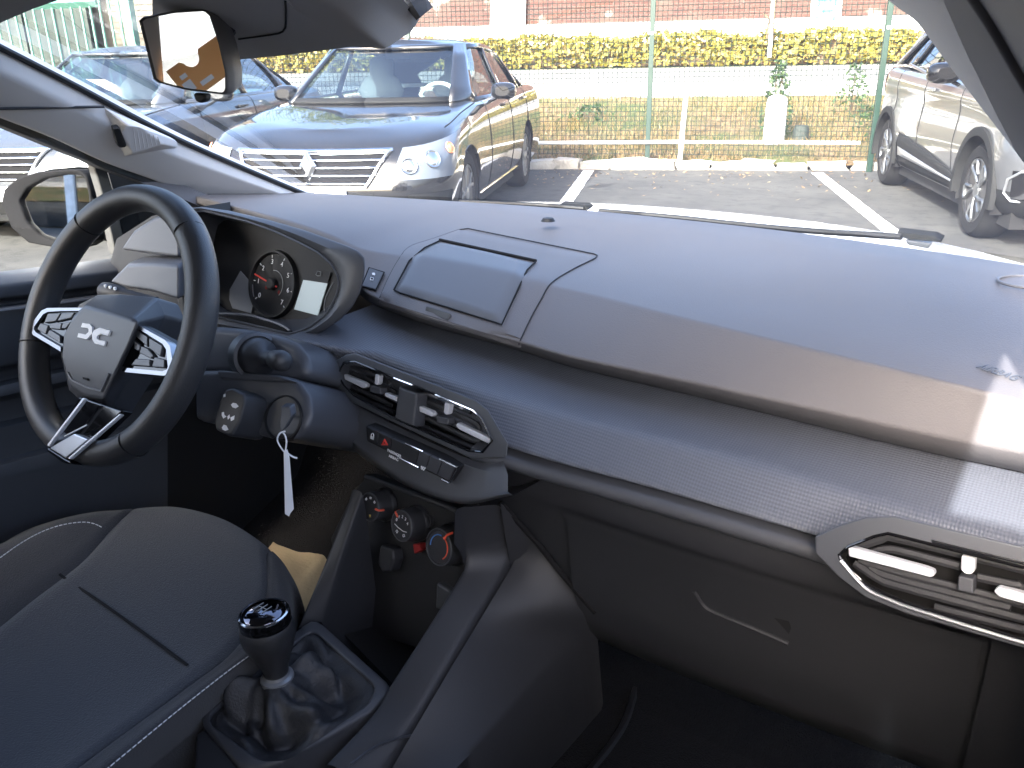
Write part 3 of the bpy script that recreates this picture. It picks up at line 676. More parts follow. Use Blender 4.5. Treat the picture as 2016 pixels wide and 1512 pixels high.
tc_ = np.array(GPL.loc(541, 560)); R0 = .0475
def gp(r, a, h=.004): return GPL.to(tc_[0]+r*math.cos(a), tc_[1]+r*math.sin(a), h)
m = MB(); m.lathe([(R0-.002, .002), (R0, .008), (R0+.003, .008), (R0+.0045, 0)], gp(0, 0, 0), GPL.n, 48); tach = into(m.build('rev_counter', 'black_rubber'), clus)
m = MB(); m.lathe([(.0001, .0022), (R0-.0015, .0022)], gp(0, 0, 0), GPL.n, 48); into(m.build('dial_face', 'dark_plastic', smooth=0), tach)
for k in range(8):
    a = rad(217-k*37.5); c_, s_ = math.cos(a), math.sin(a)
    into(text('dial_figure', str(k), 'white_print', .0105, GPL, tc_[0]+.034*c_, tc_[1]+.034*s_, 0, .003), tach)
    m = MB(); m.tube([gp(.0405, a, .003), gp(.0445, a, .003)], .0007, 4); into(m.build('dial_tick', 'white_print'), tach)
m = MB(); m.tube([gp(.021, rad(100-k*8), .003) for k in range(19)], .0006, 5); into(m.build('dial_arc', 'grey_print'), tach)
m = MB(); m.tube([gp(-.012, rad(166), .006), gp(.042, rad(166), .006)], .0013, 6); into(m.build('needle', 'red_print'), tach)
m = MB(); m.lathe([(.009, .003), (.009, .009), (.007, .011), (.0001, .011)], gp(0, 0, 0), GPL.n, 24); into(m.build('needle_hub', 'black_rubber'), tach)
for a, r in ((-35, .018), (205, .016)):
    m = MB(); m.lathe([(.0001, .0030), (.003, .0030)], gp(r, rad(a), 0), GPL.n, 10); into(m.build('warning_symbol', 'red_faint', smooth=0), tach)
scr = gplate([(604, 526), (651, 536), (625, 622), (578, 610)], 'screen', 'deep_plastic', .003); 
gplate([(597, 551), (644, 558), (625, 621), (579, 609)], 'screen_glow', 'lcd', .0042, par=scr)
m = MB(); m.tube(GPL.poly([(622, 541), (625, 534), (632, 535), (631, 543), (625, 543)], .0048), .0006, 5, closed=True); into(m.build('screen_symbol', 'grey_print'), scr)
m = MB(); m.tube(spline(CPL.poly([(657, 555), (644, 580), (639, 600), (640, 612)], -.02), 20), .0012, 6); m2 = m; into(m2.build('lens_edge', 'satin_grey'), clus)
m = MB(); m.tube(spline(CPL.poly([(415, 617), (484, 620), (535, 633), (560, 643), (571, 651)], .006), 30), .0022, 6); into(m.build('lower_trim', 'satin_grey'), clus)
m = MB(); m.prism(CPL.poly([(415, 620), (484, 623), (535, 637), (568, 653), (545, 655), (480, 648), (430, 640)], .001), CPL.n*-.01); into(m.build('lower_black_panel', 'black_void'), clus)  # black crescent panel below the trim
# two stacked wedge ledges at the driver's end of the dash, seen through the wheel
LPL = Plane(at(300, 500, Y=.74), (0, -1, .35))
lo_ = [(236, 493), (262, 455), (300, 430), (335, 418), (352, 420), (352, 508), (300, 502)]
lw_ = [(214, 556), (250, 520), (300, 518), (352, 522), (352, 592), (300, 576), (240, 566)]
for nm, px, h in (('upper_ledge', lo_, .03), ('lower_ledge', lw_, .05)):
    P0 = LPL.poly(px, h); m = MB(); m.prism(P0, np.array([-.03, .05, .0])); into(m.build(nm, 'lid_plastic', bevel=.006, bseg=3), dash)
m = MB(); m.prism(LPL.poly([(230, 470), (300, 425), (350, 415), (365, 690), (300, 690), (200, 640), (205, 560)], -.03), np.array([0, .10, 0])); into(m.build('end_block', 'deep_plastic'), dash)

# ================================================================== steering wheel
TILT = rad(28.2); CW = np.array([-.36, .522, .9875]); NW = np.array([0, -math.cos(TILT), math.sin(TILT)]); EW = np.array([0, math.sin(TILT), math.cos(TILT)])
WPL = Plane(CW, NW, EW)
whl = empty('steering_wheel', CW); tag(whl, 'black three spoke steering wheel with white emblem on its hub', 'steering wheel')
def W(r, a, h=0.0): return WPL.to(r*math.cos(a), r*math.sin(a), h)
rows = []
NR = 128
for k in range(NR):
    a = 2*math.pi*k/NR; Rc = .1605
    thick = .0155+.0015*max(0, math.cos(2*(a-rad(45))))*(1 if math.sin(a) > 0 else 0)
    flatb = .006*max(0, -math.sin(a))**6; Rk = Rc-flatb
    sec = []
    for j in range(20):
        b = 2*math.pi*j/20
        sx, sy = math.copysign(abs(math.cos(b))**.85, math.cos(b)), math.copysign(abs(math.sin(b))**.85, math.sin(b))
        sec.append(W(Rk+thick*sx, a, .0185*sy))
    rows.append(sec)
m = MB(); m.grid(rows, cu=True, cv=True); rim = into(m.build('rim', 'rim_leather', smooth=80), whl)
for a in (52, 133, 198, 310):
    a = rad(a); m = MB(); m.tube([W(.1605+.0163*math.cos(b), a, .0193*math.sin(b)) for b in np.linspace(0, 2*math.pi, 24, endpoint=False)], .0009, 6, closed=True); into(m.build('rim_seam', 'black_void'), rim)
hz = lambda x, y: (20+x/3.98, 560+y/3.98)
def on_hub(pts, h=.0205): return [WPL.on(*hz(x, y), h) for x, y in pts]
FRONT = [(490, 265, .018), (575, 168, .019), (790, 224, .020), (950, 272, .020), (1005, 292, .019), (930, 470, .0195), (838, 668, .019), (735, 900, .009), (565, 870, .009), (478, 800, .010), (412, 562, .017), (425, 400, .018)]
BACK = [(545, 150, -.012), (690, 78, -.008), (850, 72, -.008), (1150, 100, -.028), (1215, 250, -.038), (1105, 470, -.038), (1000, 640, -.040), (775, 985, -.038), (555, 912, -.030), (462, 832, -.030), (396, 562, -.034), (405, 410, -.034)]
def hubpt(x, y, h): return WPL.on(*hz(x, y), h)
fr_ = [hubpt(*p) for p in FRONT]; bk_ = [hubpt(*p) for p in BACK]; nH = len(fr_)
low_i = hubpt(412, 562, .017)
m = MB(); mid_ = [a*.5+b*.5+NW*.002 for a, b in zip(fr_, bk_)]; deep = [p-NW*.03 for p in bk_]
m.add(fr_+bk_+deep, [(0, 1, 2, 3, 4, 5, 6, 10, 11), (6, 7, 8, 9, 10)]+[(i, nH+i, nH+(i+1) % nH, (i+1) % nH) for i in range(nH)]+[(nH+i, 2*nH+i, 2*nH+(i+1) % nH, nH+(i+1) % nH) for i in range(nH)])
hub = into(m.build('hub', 'stack_plastic', smooth=20, weld=True, bevel=.0042, bseg=3), whl)
LOGO_L = [(565, 300), (622, 308), (642, 332), (640, 385), (598, 430), (524, 413), (533, 380), (590, 391), (612, 372), (613, 352), (602, 341), (552, 334)]
LOGO_R = [(700, 338), (782, 362), (768, 402), (705, 388), (684, 398), (678, 418), (690, 432), (745, 444), (735, 482), (660, 462), (641, 430), (641, 385), (655, 358)]
for L in (LOGO_L, LOGO_R):
    m = MB(); m.prism(on_hub(L, .0212), NW*-.004); into(m.build('emblem', 'white_print', bevel=.0004), hub)
m = MB(); m.tube([hubpt(x, y, h) for x, y, h in [(452, 690, .0145), (484, 748, .0125), (600, 806, .0125), (714, 836, .0125), (775, 700, .0185)]], .0014, 6); into(m.build('hub_line', 'lid_plastic'), hub)
m = MB(); m.prism(on_hub([(566, 725), (606, 735), (602, 752), (570, 742)], .0155), NW*-.004); into(m.build('airbag_mark', 'black_void'), hub)
def sp_loc(pts, h): return [np.array(WPL.loc(*hz(x, y), h)) for x, y in pts]
hS = .013
FR_O = sp_loc([(575, 182), (400, 183), (290, 184), (245, 204), (160, 315), (152, 352), (178, 395), (395, 525)], hS); FR_I = sp_loc([(540, 206), (400, 207), (292, 214), (256, 234), (188, 330), (184, 350), (200, 375), (395, 490)], hS)
BTN = [[(290, 225), (390, 222), (350, 288), (262, 300)], [(400, 222), (500, 218), (470, 262), (362, 288)], [(232, 300), (292, 320), (270, 390), (205, 350)], [(300, 315), (355, 294), (400, 300), (385, 352), (305, 345)], [(305, 352), (385, 400), (388, 460), (282, 395)], [(408, 300), (470, 290), (430, 345), (395, 345)]]
for sgn in (1, -1):
    mir = lambda q: WPL.to(sgn*q[0], q[1], hS)
    O_ = [mir(q) for q in FR_O]; I_ = [mir(q) for q in FR_I]
    m = MB(); back = [p-NW*.012 for p in O_]
    m.grid([back, O_, I_, [p-NW*.006 for p in I_]], flip=sgn < 0); spo = into(m.build('spoke_frame', 'spoke_metal', smooth=30, weld=True), whl)
    m = MB(); inner = [mir(q)-NW*.004 for q in FR_I]+[mir(np.array([0, FR_I[-1][1]]))-NW*.004, mir(np.array([0, FR_I[0][1]]))-NW*.004]; m.prism(inner, NW*-.02); into(m.build('switch_base', 'gloss_black'), spo)
    for B in BTN:
        Q = [np.array(q) for q in sp_loc(B, hS)]; c = sum(Q)/len(Q)
        m = MB(); m.prism([mir(c+(q-c)*1.0)-NW*.0005 for q in Q], NW*-.006); into(m.build('spoke_button', 'satin_grey', bevel=.0012), spo)
    m = MB(); g = [mir(q)-NW*.010 for q in FR_O]; g += [mir(np.array([0, FR_O[-1][1]-.005]))-NW*.01, mir(np.array([0, FR_O[0][1]+.01]))-NW*.01]; m.prism(g, NW*-.02); into(m.build('spoke_back', 'dark_plastic', bevel=.004), spo)
# lower spoke: black web between two bright legs, bright plate on the rim
hL = .0215
low = lambda pts, h=hL: [WPL.on(*hz(x, y), h) for x, y in pts]
m = MB(); m.prism(low([(540, 880), (880, 990), (470, 1395), (285, 1270)], hL-.012), NW*-.015); web = into(m.build('lower_spoke', 'gloss_black', bevel=.002), whl)
for a, b in (((575, 890), (290, 1265)), ((862, 1015), (455, 1365))):
    m = MB(); m.prism(low([(a[0]-8, a[1]-4), (a[0]+8, a[1]+5), (b[0]+8, b[1]+6), (b[0]-8, b[1]-4)], hL+.003), NW*-.005); into(m.build('spoke_leg', 'vent_silver', bevel=.0012), web)
m = MB(); m.prism(low([(303, 1282), (500, 1168), (612, 1214), (430, 1362)], hL+.002), NW*-.012); into(m.build('spoke_plate', 'satin_silver', bevel=.0015), web)
m = MB(); m.tube(low([(430, 1190), (605, 1100)], hL-.004), .0012, 6); into(m.build('spoke_line', 'satin_silver'), web)
m = MB(); m.prism(low([(283, 1272), (430, 1366), (470, 1385), (465, 1410), (400, 1395), (290, 1310)], hL+.001), NW*-.02); into(m.build('spoke_end', 'gloss_black', bevel=.002), web)

# ================================================================== column, stalks, key
colu = empty('steering_column', CW-NW*.13); tag(colu, 'dark plastic steering column shroud with stalks behind the steering wheel', 'steering column')
KPL = Plane(CW-NW*.115, unit(NW+np.array([.12, 0, 0])), EW)
m = MB(); m.prism(KPL.poly([(380, 640), (425, 640), (470, 644), (540, 655), (580, 672), (600, 700), (606, 742), (560, 748), (430, 738), (380, 738)], -.02), -NW*.16); into(m.build('upper_shroud', 'stack_plastic', bevel=.012, bseg=3), colu)
m = MB(); m.prism(KPL.poly([(380, 728), (430, 727), (500, 733), (555, 739), (587, 751), (605, 778), (610, 815), (603, 845), (582, 864), (540, 866), (470, 846), (380, 826)], .0), -NW*.16); lows = into(m.build('lower_shroud', 'stack_plastic', bevel=.009, bseg=3), colu)
m = MB(); m.prism(KPL.poly([(425, 728), (500, 734), (550, 739), (580, 751), (545, 752), (432, 746)], .003), -NW*.01); into(m.build('shroud_lip', 'stack_plastic', bevel=.003), lows)
sb_ = KPL.on(505, 702, -.012); sax = unit(np.array([.93, -.30, .20]))
m = MB(); m.lathe([(.031, -.02), (.031, .004), (.027, .006), (.026, .002), (.0001, .0)], sb_, sax, 32); into(m.build('stalk_collar', 'stack_plastic'), colu)
m = MB(); m.lathe([(.026, .0), (.024, .014), (.021, .022), (.0105, .030), (.0095, .050), (.0105, .052), (.0105, .060), (.0095, .062), (.012, .066), (.013, .085), (.012, .092), (.008, .096), (.0001, .097)], sb_, sax, 28); into(m.build('wiper_stalk', 'dark_plastic', smooth=50), colu)
# light stalk on the far side
s2 = at(212, 574, X=-.56); sa2 = unit(np.array([-1, -.2, .1]))
m = MB(); m.lathe([(.009, -.09), (.010, -.03), (.013, -.025), (.0135, .0), (.012, .008), (.0001, .011)], s2, sa2, 20); ls = into(m.build('light_stalk', 'dark_plastic', smooth=50), colu)
for k in range(3):
    m = MB(); p = s2-sa2*(.006+.009*k)+unit(np.cross(sa2, np.cross(np.array([.5, -.5, .8]), sa2)))*.0135; m.box(p, (.004, .003, .004)); into(m.build('stalk_mark', 'white_print'), ls)
# radio satellite
SAT = [(443, 766), (457, 763), (480, 776), (482, 792), (471, 832), (456, 857), (446, 858), (423, 846), (420, 832), (431, 790)]
m = MB(); m.prism(KPL.poly(SAT, .035), -NW*.05); sat = into(m.build('audio_control', 'dark_plastic', bevel=.004, bseg=3), colu)
def satp(pts, mt='white_print'):
    m = MB(); m.prism(KPL.poly(pts, .0358), NW*.0004); return into(m.build('control_symbol', mt, smooth=0), sat)
for P_ in ([(455, 797), (459, 793), (465, 794), (470, 800), (464, 804), (458, 802)], [(437, 842), (441, 836), (446, 838), (450, 846), (444, 848), (439, 846)], [(437, 812), (441, 811), (442, 817), (446, 820), (440, 824), (437, 818)], [(448, 820), (452, 816), (453, 822), (449, 826)], [(454, 822), (462, 818), (461, 826), (455, 829)], [(440, 777), (444, 775), (444, 781), (440, 782)]): satp(P_)
m = MB()
thc = KPL.on(482, 812, .012); m.lathe([(.012, -.008), (.0135, -.006), (.0135, .006), (.012, .008)], thc, unit(np.array([.1, -.2, 1])), 20); wheel_s = into(m.build('scroll_wheel', 'black_rubber'), sat)
# ignition barrel
ic = KPL.on(559, 823, .0)
m = MB(); m.lathe([(.028, -.012), (.0285, .002), (.0265, .003), (.0255, -.006), (.012, -.008), (.0001, -.008)], ic, KPL.n, 36); into(m.build('ignition_barrel', 'black_rubber'), lows)
key = empty('ignition_key', ic); tag(key, 'black ignition key left in the lock of the steering column', 'key')
m = MB(); m.prism(KPL.poly([(552, 800), (571, 801), (574, 820), (563, 840), (556, 850), (550, 846)], .028), np.array([-.004, .012, 0])); kb = into(m.build('key_head', 'stack_plastic', bevel=.002), key)
m = MB(); m.tube([KPL.on(560, 815, .018), KPL.on(560, 820, -.01)], .0035, 6, flat=.4); into(m.build('key_blade', 'satin_silver'), key)
TGP = Plane(KPL.on(562, 850, .022), (EYE-KPL.on(562, 850, .022))*[1, 1, .3])
ktag = empty('key_tag', TGP.o); tag(ktag, 'folded white paper tag hanging on a loop of string from the key', 'tag')
m = MB(); m.tube(spline(TGP.poly([(562, 849), (551, 853), (546, 865), (551, 878), (560, 889), (563, 880), (564, 868), (561, 857), (557, 852)], .001), 40), .0011, 6); m.tube(spline(TGP.poly([(560, 888), (570, 895), (578, 900), (585, 902)], .001), 12), .0011, 6); into(m.build('string', 'white_print'), ktag)
m = MB(); fr = TGP.poly([(558.5, 889), (566, 885), (570, 900), (578.5, 1002), (572, 1010), (569, 1017), (565, 1014), (561, 1012)], .002); m.prism(fr, TGP.n*-.0012); into(m.build('paper', 'paper_white', smooth=0), ktag)
m = MB(); m.prism(TGP.poly([(561, 892), (565, 889), (572, 960), (573, 1006), (567, 1011), (563, 960)], .0035), TGP.n*-.001); into(m.build('paper_fold', 'paper_white', smooth=0), ktag)
# ================================================================== centre console
cons = empty('centre_console', (-.06, .55, .33)); tag(cons, 'dark plastic centre console with open bin below three heater knobs', 'console')
def gridpx(rows, name, mt, par, n=20, smooth=50, rr=None, flip=True, **k):
    R = [spline(r, n) if len(r) > 2 else [np.array(r[0])+(np.array(r[1])-np.array(r[0]))*t for t in np.linspace(0, 1, n)] for r in rows]
    if rr: R = round_rows(R, rr[0], rr[1], 4)
    m = MB(); m.grid(R, flip=flip); o = m.build(name, mt, smooth=smooth, **k); return into(o, par) if par is not None else o
RIX = .045
rim_in = [at(896, 1000, X=RIX), at(911, 1024, X=RIX), at(919, 1070, X=RIX), at(917, 1100, X=RIX), at(903, 1132, X=RIX), at(835, 1240, X=RIX), at(766, 1346, X=RIX-.003)]
rim_out = [at(986, 993, X=.075), at(1004, 1040, X=.08), at(1012, 1075, X=.082), at(1002, 1107, X=.083), at(950, 1195, X=.085), at(880, 1310, X=.087), at(800, 1445, X=.088), at(740, 1548, X=.089)]
rim_in2 = rim_in[:-1]+[at(766, 1346, X=RIX-.003), at(735, 1398, X=RIX), at(640, 1500, X=RIX+.003)]
side_lo = [p*np.array([1, 1, 0])+np.array([.035, .03, .36]) for p in rim_out]
gridpx([[p+np.array([-.004, 0, -.05]) for p in rim_in2], rim_in2, rim_out, [p+np.array([.006, 0, -.05]) for p in rim_out]], 'side_cheek', 'dark_plastic', cons, 40, 45, ({1: 1, 2: 1}, .010))
_ro = spline([p+np.array([.004, 0, -.004]) for p in rim_out], 40); _fl = spline([at(985, 990, X=.083), at(1055, 1067, Y=.738), at(1110, 1135, Y=.745), at(1172, 1206, Y=.76), at(1140, 1262, X=.165), at(1060, 1345, X=.155), at(960, 1450, X=.15), at(850, 1560, X=.145)], 40)
_rows = []
for k in range(9):
    t = k/8; _rows.append([a*(1-t)+b*t+np.array([.003*math.sin(math.pi*t), 0, 0]) for a, b in zip(_ro, _fl)])
_rows.append([p+np.array([-.002, .03, -.16]) for p in _fl])
m = MB(); m.grid(_rows, flip=True); into(m.build('side_panel', 'dark_plastic', smooth=70), cons)
m = MB(); m.tube(spline([at(985, 990, X=.079), at(1055, 1067, Y=.735), at(1110, 1135, Y=.735), at(1172, 1206, Y=.745)], 16), .0035, 6); into(m.build('joint_gap', 'black_void'), cons)
H1, H2 = at(735, 995, Z=.705), at(870, 1075, Z=.70)
hx = unit(H2-H1); HPN = unit(np.cross(hx, [0, .28, 1.0])); HPN = HPN if HPN@(EYE-H1) > 0 else -HPN
HPL = Plane(H1-HPN*.012, HPN)
m = MB(); m.prism(HPL.poly([(696, 966), (724, 934), (902, 1001), (914, 1024), (922, 1098), (907, 1134), (860, 1290), (680, 1230), (650, 1060)]), HPN*-.02); heat = into(m.build('heater_panel', 'deep_plastic', bevel=.003), cons)
m = MB(); m.tube(HPL.poly([(720, 938), (812, 972), (897, 1004), (911, 1026), (919, 1072)], .004), .0034, 8); into(m.build('panel_frame', 'dark_plastic'), cons)
KN = [((728, 998), .0190, (0, -4)), ((791, 1035), .0200, (115, -4)), ((864, 1077), .0228, (60, 0))]
knobs = []
for (kx, ky), r, _ in KN:
    c = HPL.on(kx, ky, .030); c0 = c-HPN*.030
    m = MB(); m.lathe([(r*1.22, .001), (r*1.24, .006), (r*1.15, .009), (r*1.13, .008), (r*1.10, .006), (r*1.08, .026), (r*1.03, .030), (r*.93, .0315), (r*.90, .030), (.0001, .0300)], c0, HPN, 40)
    k = into(m.build('heater_knob', 'dark_plastic', smooth=40), cons); knobs.append(k)
    m = MB(); m.tube([c0+HPN*.0300+(HPL.u*math.cos(a)+HPL.v*math.sin(a))*r*1.0 for a in np.linspace(0, 2*math.pi, 40, endpoint=False)], .0011, 6, closed=True); into(m.build('knob_ring', 'satin_grey'), k)
def kp(i, a, rr): (kx, ky), r, _ = KN[i]; return HPL.on(kx, ky, .0308)+(HPL.u*math.cos(rad(a))+HPL.v*math.sin(rad(a)))*r*rr
def kmark(i, pts, nm, mt, w): m = MB(); m.tube(pts, w, 5); into(m.build(nm, mt), knobs[i])
for i, a in ((0, 5), (1, 140), (2, 62)): kmark(i, [kp(i, a, .66), kp(i, a, 1.02), kp(i, a, 1.10)-HPN*.008], 'pointer', 'orange_red', .0017)
for a in (50, 95, 140, 195): 
    m = MB(); m.tube([kp(0, a+d, .66+e) for d, e in ((-6, -.06), (6, -.06), (6, .06), (-6, .06))], .0006, 4, closed=True); into(m.build('dial_symbol', 'white_print'), knobs[0])
m = MB(); m.tube([kp(0, 285+d, .62+e) for d, e in ((-7, -.05), (7, -.05), (0, .1))], .0008, 4, closed=True); into(m.build('dial_symbol', 'amber_print'), knobs[0])
ka = math.atan2(hx@HPL.v, hx@HPL.u)
for k, a in enumerate((160, 128, 96, 64, 32)):
    p = kp(1, a, .60); into(text('dial_figure', str(k), 'white_print', .0058, HPL, (p-HPL.o)@HPL.u, (p-HPL.o)@HPL.v, 0, .0310), knobs[1])
kmark(1, [kp(1, 190, .72), kp(1, 215, .42), kp(1, 300, .36), kp(1, 335, .60)], 'dial_line', 'white_print', .0006)
for a in (235, 300):
    m = MB(); m.tube([kp(1, a+d, .66+e) for d, e in ((-7, -.07), (7, -.07), (7, .07), (-7, .07))], .0006, 4, closed=True); into(m.build('dial_symbol', 'white_print'), knobs[1])
kmark(2, [kp(2, a, .68) for a in np.linspace(190, 85, 14)], 'cold_arc', 'blue_print', .0009); kmark(2, [kp(2, a, .68) for a in np.linspace(72, -50, 14)], 'hot_arc', 'orange_red', .0009)
m = MB(); m.lathe([(.009, 0), (.009, .006), (.0075, .006), (.007, .003), (.0001, .003)], HPL.on(846, 1025, 0), HPN, 20); into(m.build('small_socket', 'dark_plastic'), cons)
m = MB(); m.prism(HPL.poly([(812, 1071), (824, 1070), (829, 1083), (815, 1091)], .012), HPN*-.014); into(m.build('red_switch', 'red_faint', bevel=.0015), cons)
m = MB(); m.prism(HPL.poly([(748, 1072), (772, 1082), (775, 1102), (768, 1126), (752, 1128), (742, 1110)], .018), HPN*-.02); into(m.build('socket_cover', 'dark_plastic', bevel=.004), cons)
m = MB(); m.prism(HPL.poly([(858, 1146), (892, 1166), (878, 1200), (856, 1200)], .010), HPN*-.02); into(m.build('small_tray', 'stack_plastic', bevel=.004), cons)
# left cheek and the bin
LIX = -.150
l_in = [at(712, 968, X=LIX), at(702, 1000, X=LIX), at(668, 1100, X=LIX), at(634, 1222, X=LIX)]; l_out = [at(694, 962, X=LIX-.016), at(683, 996, X=LIX-.016), at(641, 1105, X=LIX-.018), at(585, 1238, X=LIX-.018)]
gridpx([[p+np.array([-.008, 0, -.30]) for p in l_out], [p+np.array([-.006, 0, -.02]) for p in l_out], l_out, l_in, [p+np.array([.004, 0, -.02]) for p in l_in], [np.array([p[0]+.014, p[1], .50]) for p in l_in]][::-1], 'left_cheek', 'dark_plastic', cons, 24, 50, ({2: 1, 3: 1}, .005))
bf = [at(690, 1212, Z=.545), at(775, 1340, Z=.545)]
gridpx([[at(640, 1210, Z=.55), at(772, 1345, Z=.55)], [p+np.array([0, .10, -.035]) for p in (at(640, 1210, Z=.55), at(772, 1345, Z=.55))], [p+np.array([0, .28, -.03]) for p in (at(640, 1210, Z=.55), at(772, 1345, Z=.55))]], 'bin_floor', 'deep_plastic', cons, 12, 60, flip=False)
# gaiter surround
GTP = Plane(at(765, 1350, X=.028), (0, -.12, 1), up=(0, 1, .12))
RO = [(396, 1418), (400, 1401), (408, 1386), (606, 1224), (617, 1220), (630, 1224), (764, 1344), (768, 1352), (764, 1366), (735, 1398), (604, 1477), (556, 1503), (500, 1512), (470, 1506), (404, 1432)]
RI = [(413, 1415), (414, 1405), (420, 1397), (604, 1246), (614, 1243), (625, 1247), (732, 1343), (735, 1349), (735, 1361), (722, 1385), (576, 1490), (560, 1496), (520, 1496), (505, 1490), (416, 1425)]
ro, c0 = ang_loop(RO, GTP, 0.0, 96); ri, _ = ang_loop(RI, GTP, .003, 96, c0)
m = MB(); m.grid(round_rows([[p+np.array([0, 0, -.20]) for p in ro], ro, ri, [p-GTP.n*.012 for p in ri]], {1: 1, 2: 1}, .004, 3), cu=True, flip=False); into(m.build('gaiter_frame', 'stack_plastic', smooth=45), cons)
m = MB(); P_ = GTP.poly([(404, 1432), (470, 1506), (500, 1512), (470, 1600), (380, 1560), (385, 1445)], -.006); m.prism(P_, np.array([0, 0, -.2])); into(m.build('rear_tunnel', 'dark_plastic', bevel=.004), cons)
m = MB(); m.tube(spline([at(870, 1443, X=.095), at(800, 1450, X=.09), at(740, 1470, X=.09), at(690, 1505, X=.09)], 16), .0016, 6); into(m.build('seam_line', 'stack_plastic'), cons)

# gear lever with its leather boot
lever = empty('gear_lever', GTP.on(560, 1380)); tag(lever, 'manual gear lever with chrome topped knob and leather boot', 'gear lever')
p0 = at(546, 1334, X=GTP.on(560, 1380)[0]-.012); p1 = at(519, 1206, Y=p0[1]-.002); gax = unit(p1-p0); gl = np.linalg.norm(p1-p0)
cl = [p0+(np.cross(gax, [0, 1, 0])*math.cos(a)+np.cross(gax, np.cross(gax, [0, 1, 0]))*-math.sin(a))*.0185 for a in np.linspace(-math.pi, math.pi, 96, endpoint=False)]
def gloc(p): return ((p-GTP.o)@GTP.u, (p-GTP.o)@GTP.v)
# match the collar's start bearing to the frame loop
ci_ = np.array([gloc(p) for p in cl]); ca = np.arctan2(ci_[:, 1]-ci_[:, 1].mean(), ci_[:, 0]-ci_[:, 0].mean()); od = np.argsort(ca); cl = [cl[i] for i in od]
rows = []; rng = random.Random(3)
ph = [rng.uniform(0, 6.28) for _ in range(6)]
for k in range(25):
    t = k/24; row = []
    tz = t**1.9
    for j in range(96):
        a = -math.pi+2*math.pi*j/96; e = math.sin(math.pi*t)
        p = np.array(ri[j])-GTP.n*.006; q = np.array(cl[j])
        v = p*(1-t)+q*t; base = p[2]+(q[2]-p[2])*tz
        v = np.array([v[0], v[1], base])
        f = .0085*math.sin(3*a+ph[0]+2.4*t)+.006*math.sin(5*a+ph[1]-3.5*t)+.0035*math.sin(9*a+ph[2]+5*t)-.010*math.exp(-((t-.28-.06*math.sin(2*a+ph[3]))/.10)**2)
        out = np.array([v[0]-p0[0], v[1]-p0[1], .6*0.1]); out = unit(out)
        row.append(v+out*f*e*.9+np.array([0, 0, f*e*.9]))
    rows.append(row)
m = MB(); m.grid(rows, cu=True, flip=False); into(m.build('boot', 'boot_leather', smooth=70, sub=1), lever)
m = MB(); m.lathe([(.0135, -.012), (.0185, -.009), (.0195, -.005), (.0188, .002), (.0150, .004), (.0125, .012)], p0, gax, 32); into(m.build('collar', 'collar_grey'), lever)
KF = gl/.1195
m = MB(); m.lathe([(r_, h_*KF) for r_, h_ in [(.013, .004), (.0142, .012), (.0158, .024), (.0205, .042), (.0262, .060), (.0302, .077), (.0306, .090), (.0298, .098), (.0286, .1015)]], p0, gax, 40); kn = into(m.build('knob', 'rim_leather', smooth=60), lever)
m = MB(); m.lathe([(r_, h_*KF) for r_, h_ in [(.0286, .1010), (.0277, .105), (.0282, .108), (.0288, .1100), (.0280, .118)]], p0, gax, 40); into(m.build('knob_collar', 'gloss_black', smooth=30), kn)
m = MB(); m.lathe([(r_, h_*KF) for r_, h_ in [(.0260, .116), (.0255, .1195), (.0222, .1230), (.0163, .1258), (.009, .1274), (.0001, .1280)]], p0, gax, 40); cap = into(m.build('knob_cap', 'cap_metal', smooth=60), kn)
m = MB(); m.lathe([(r_, h_*KF) for r_, h_ in [(.0275, .1155), (.0277, .1195), (.0258, .1205), (.0254, .1185)]], p0, gax, 40); into(m.build('cap_ring', 'chrome', smooth=60), kn)
GX = unit(np.cross([0, 1, 0], gax)); GY = np.cross(gax, GX)
def gp3(x, y): return p0+gax*(.1285*KF-3.6*(x*x+y*y))+GX*x+GY*y
m = MB()
for x in (-.007, 0, .007): m.tube([gp3(x, -.007), gp3(x, 0), gp3(x, .007)], .0006, 4)
m.tube([gp3(-.007, 0), gp3(0, 0), gp3(.007, 0)], .0006, 4); o = into(m.build('shift_pattern', 'grey_print'), kn); o['kind'] = 'stuff'

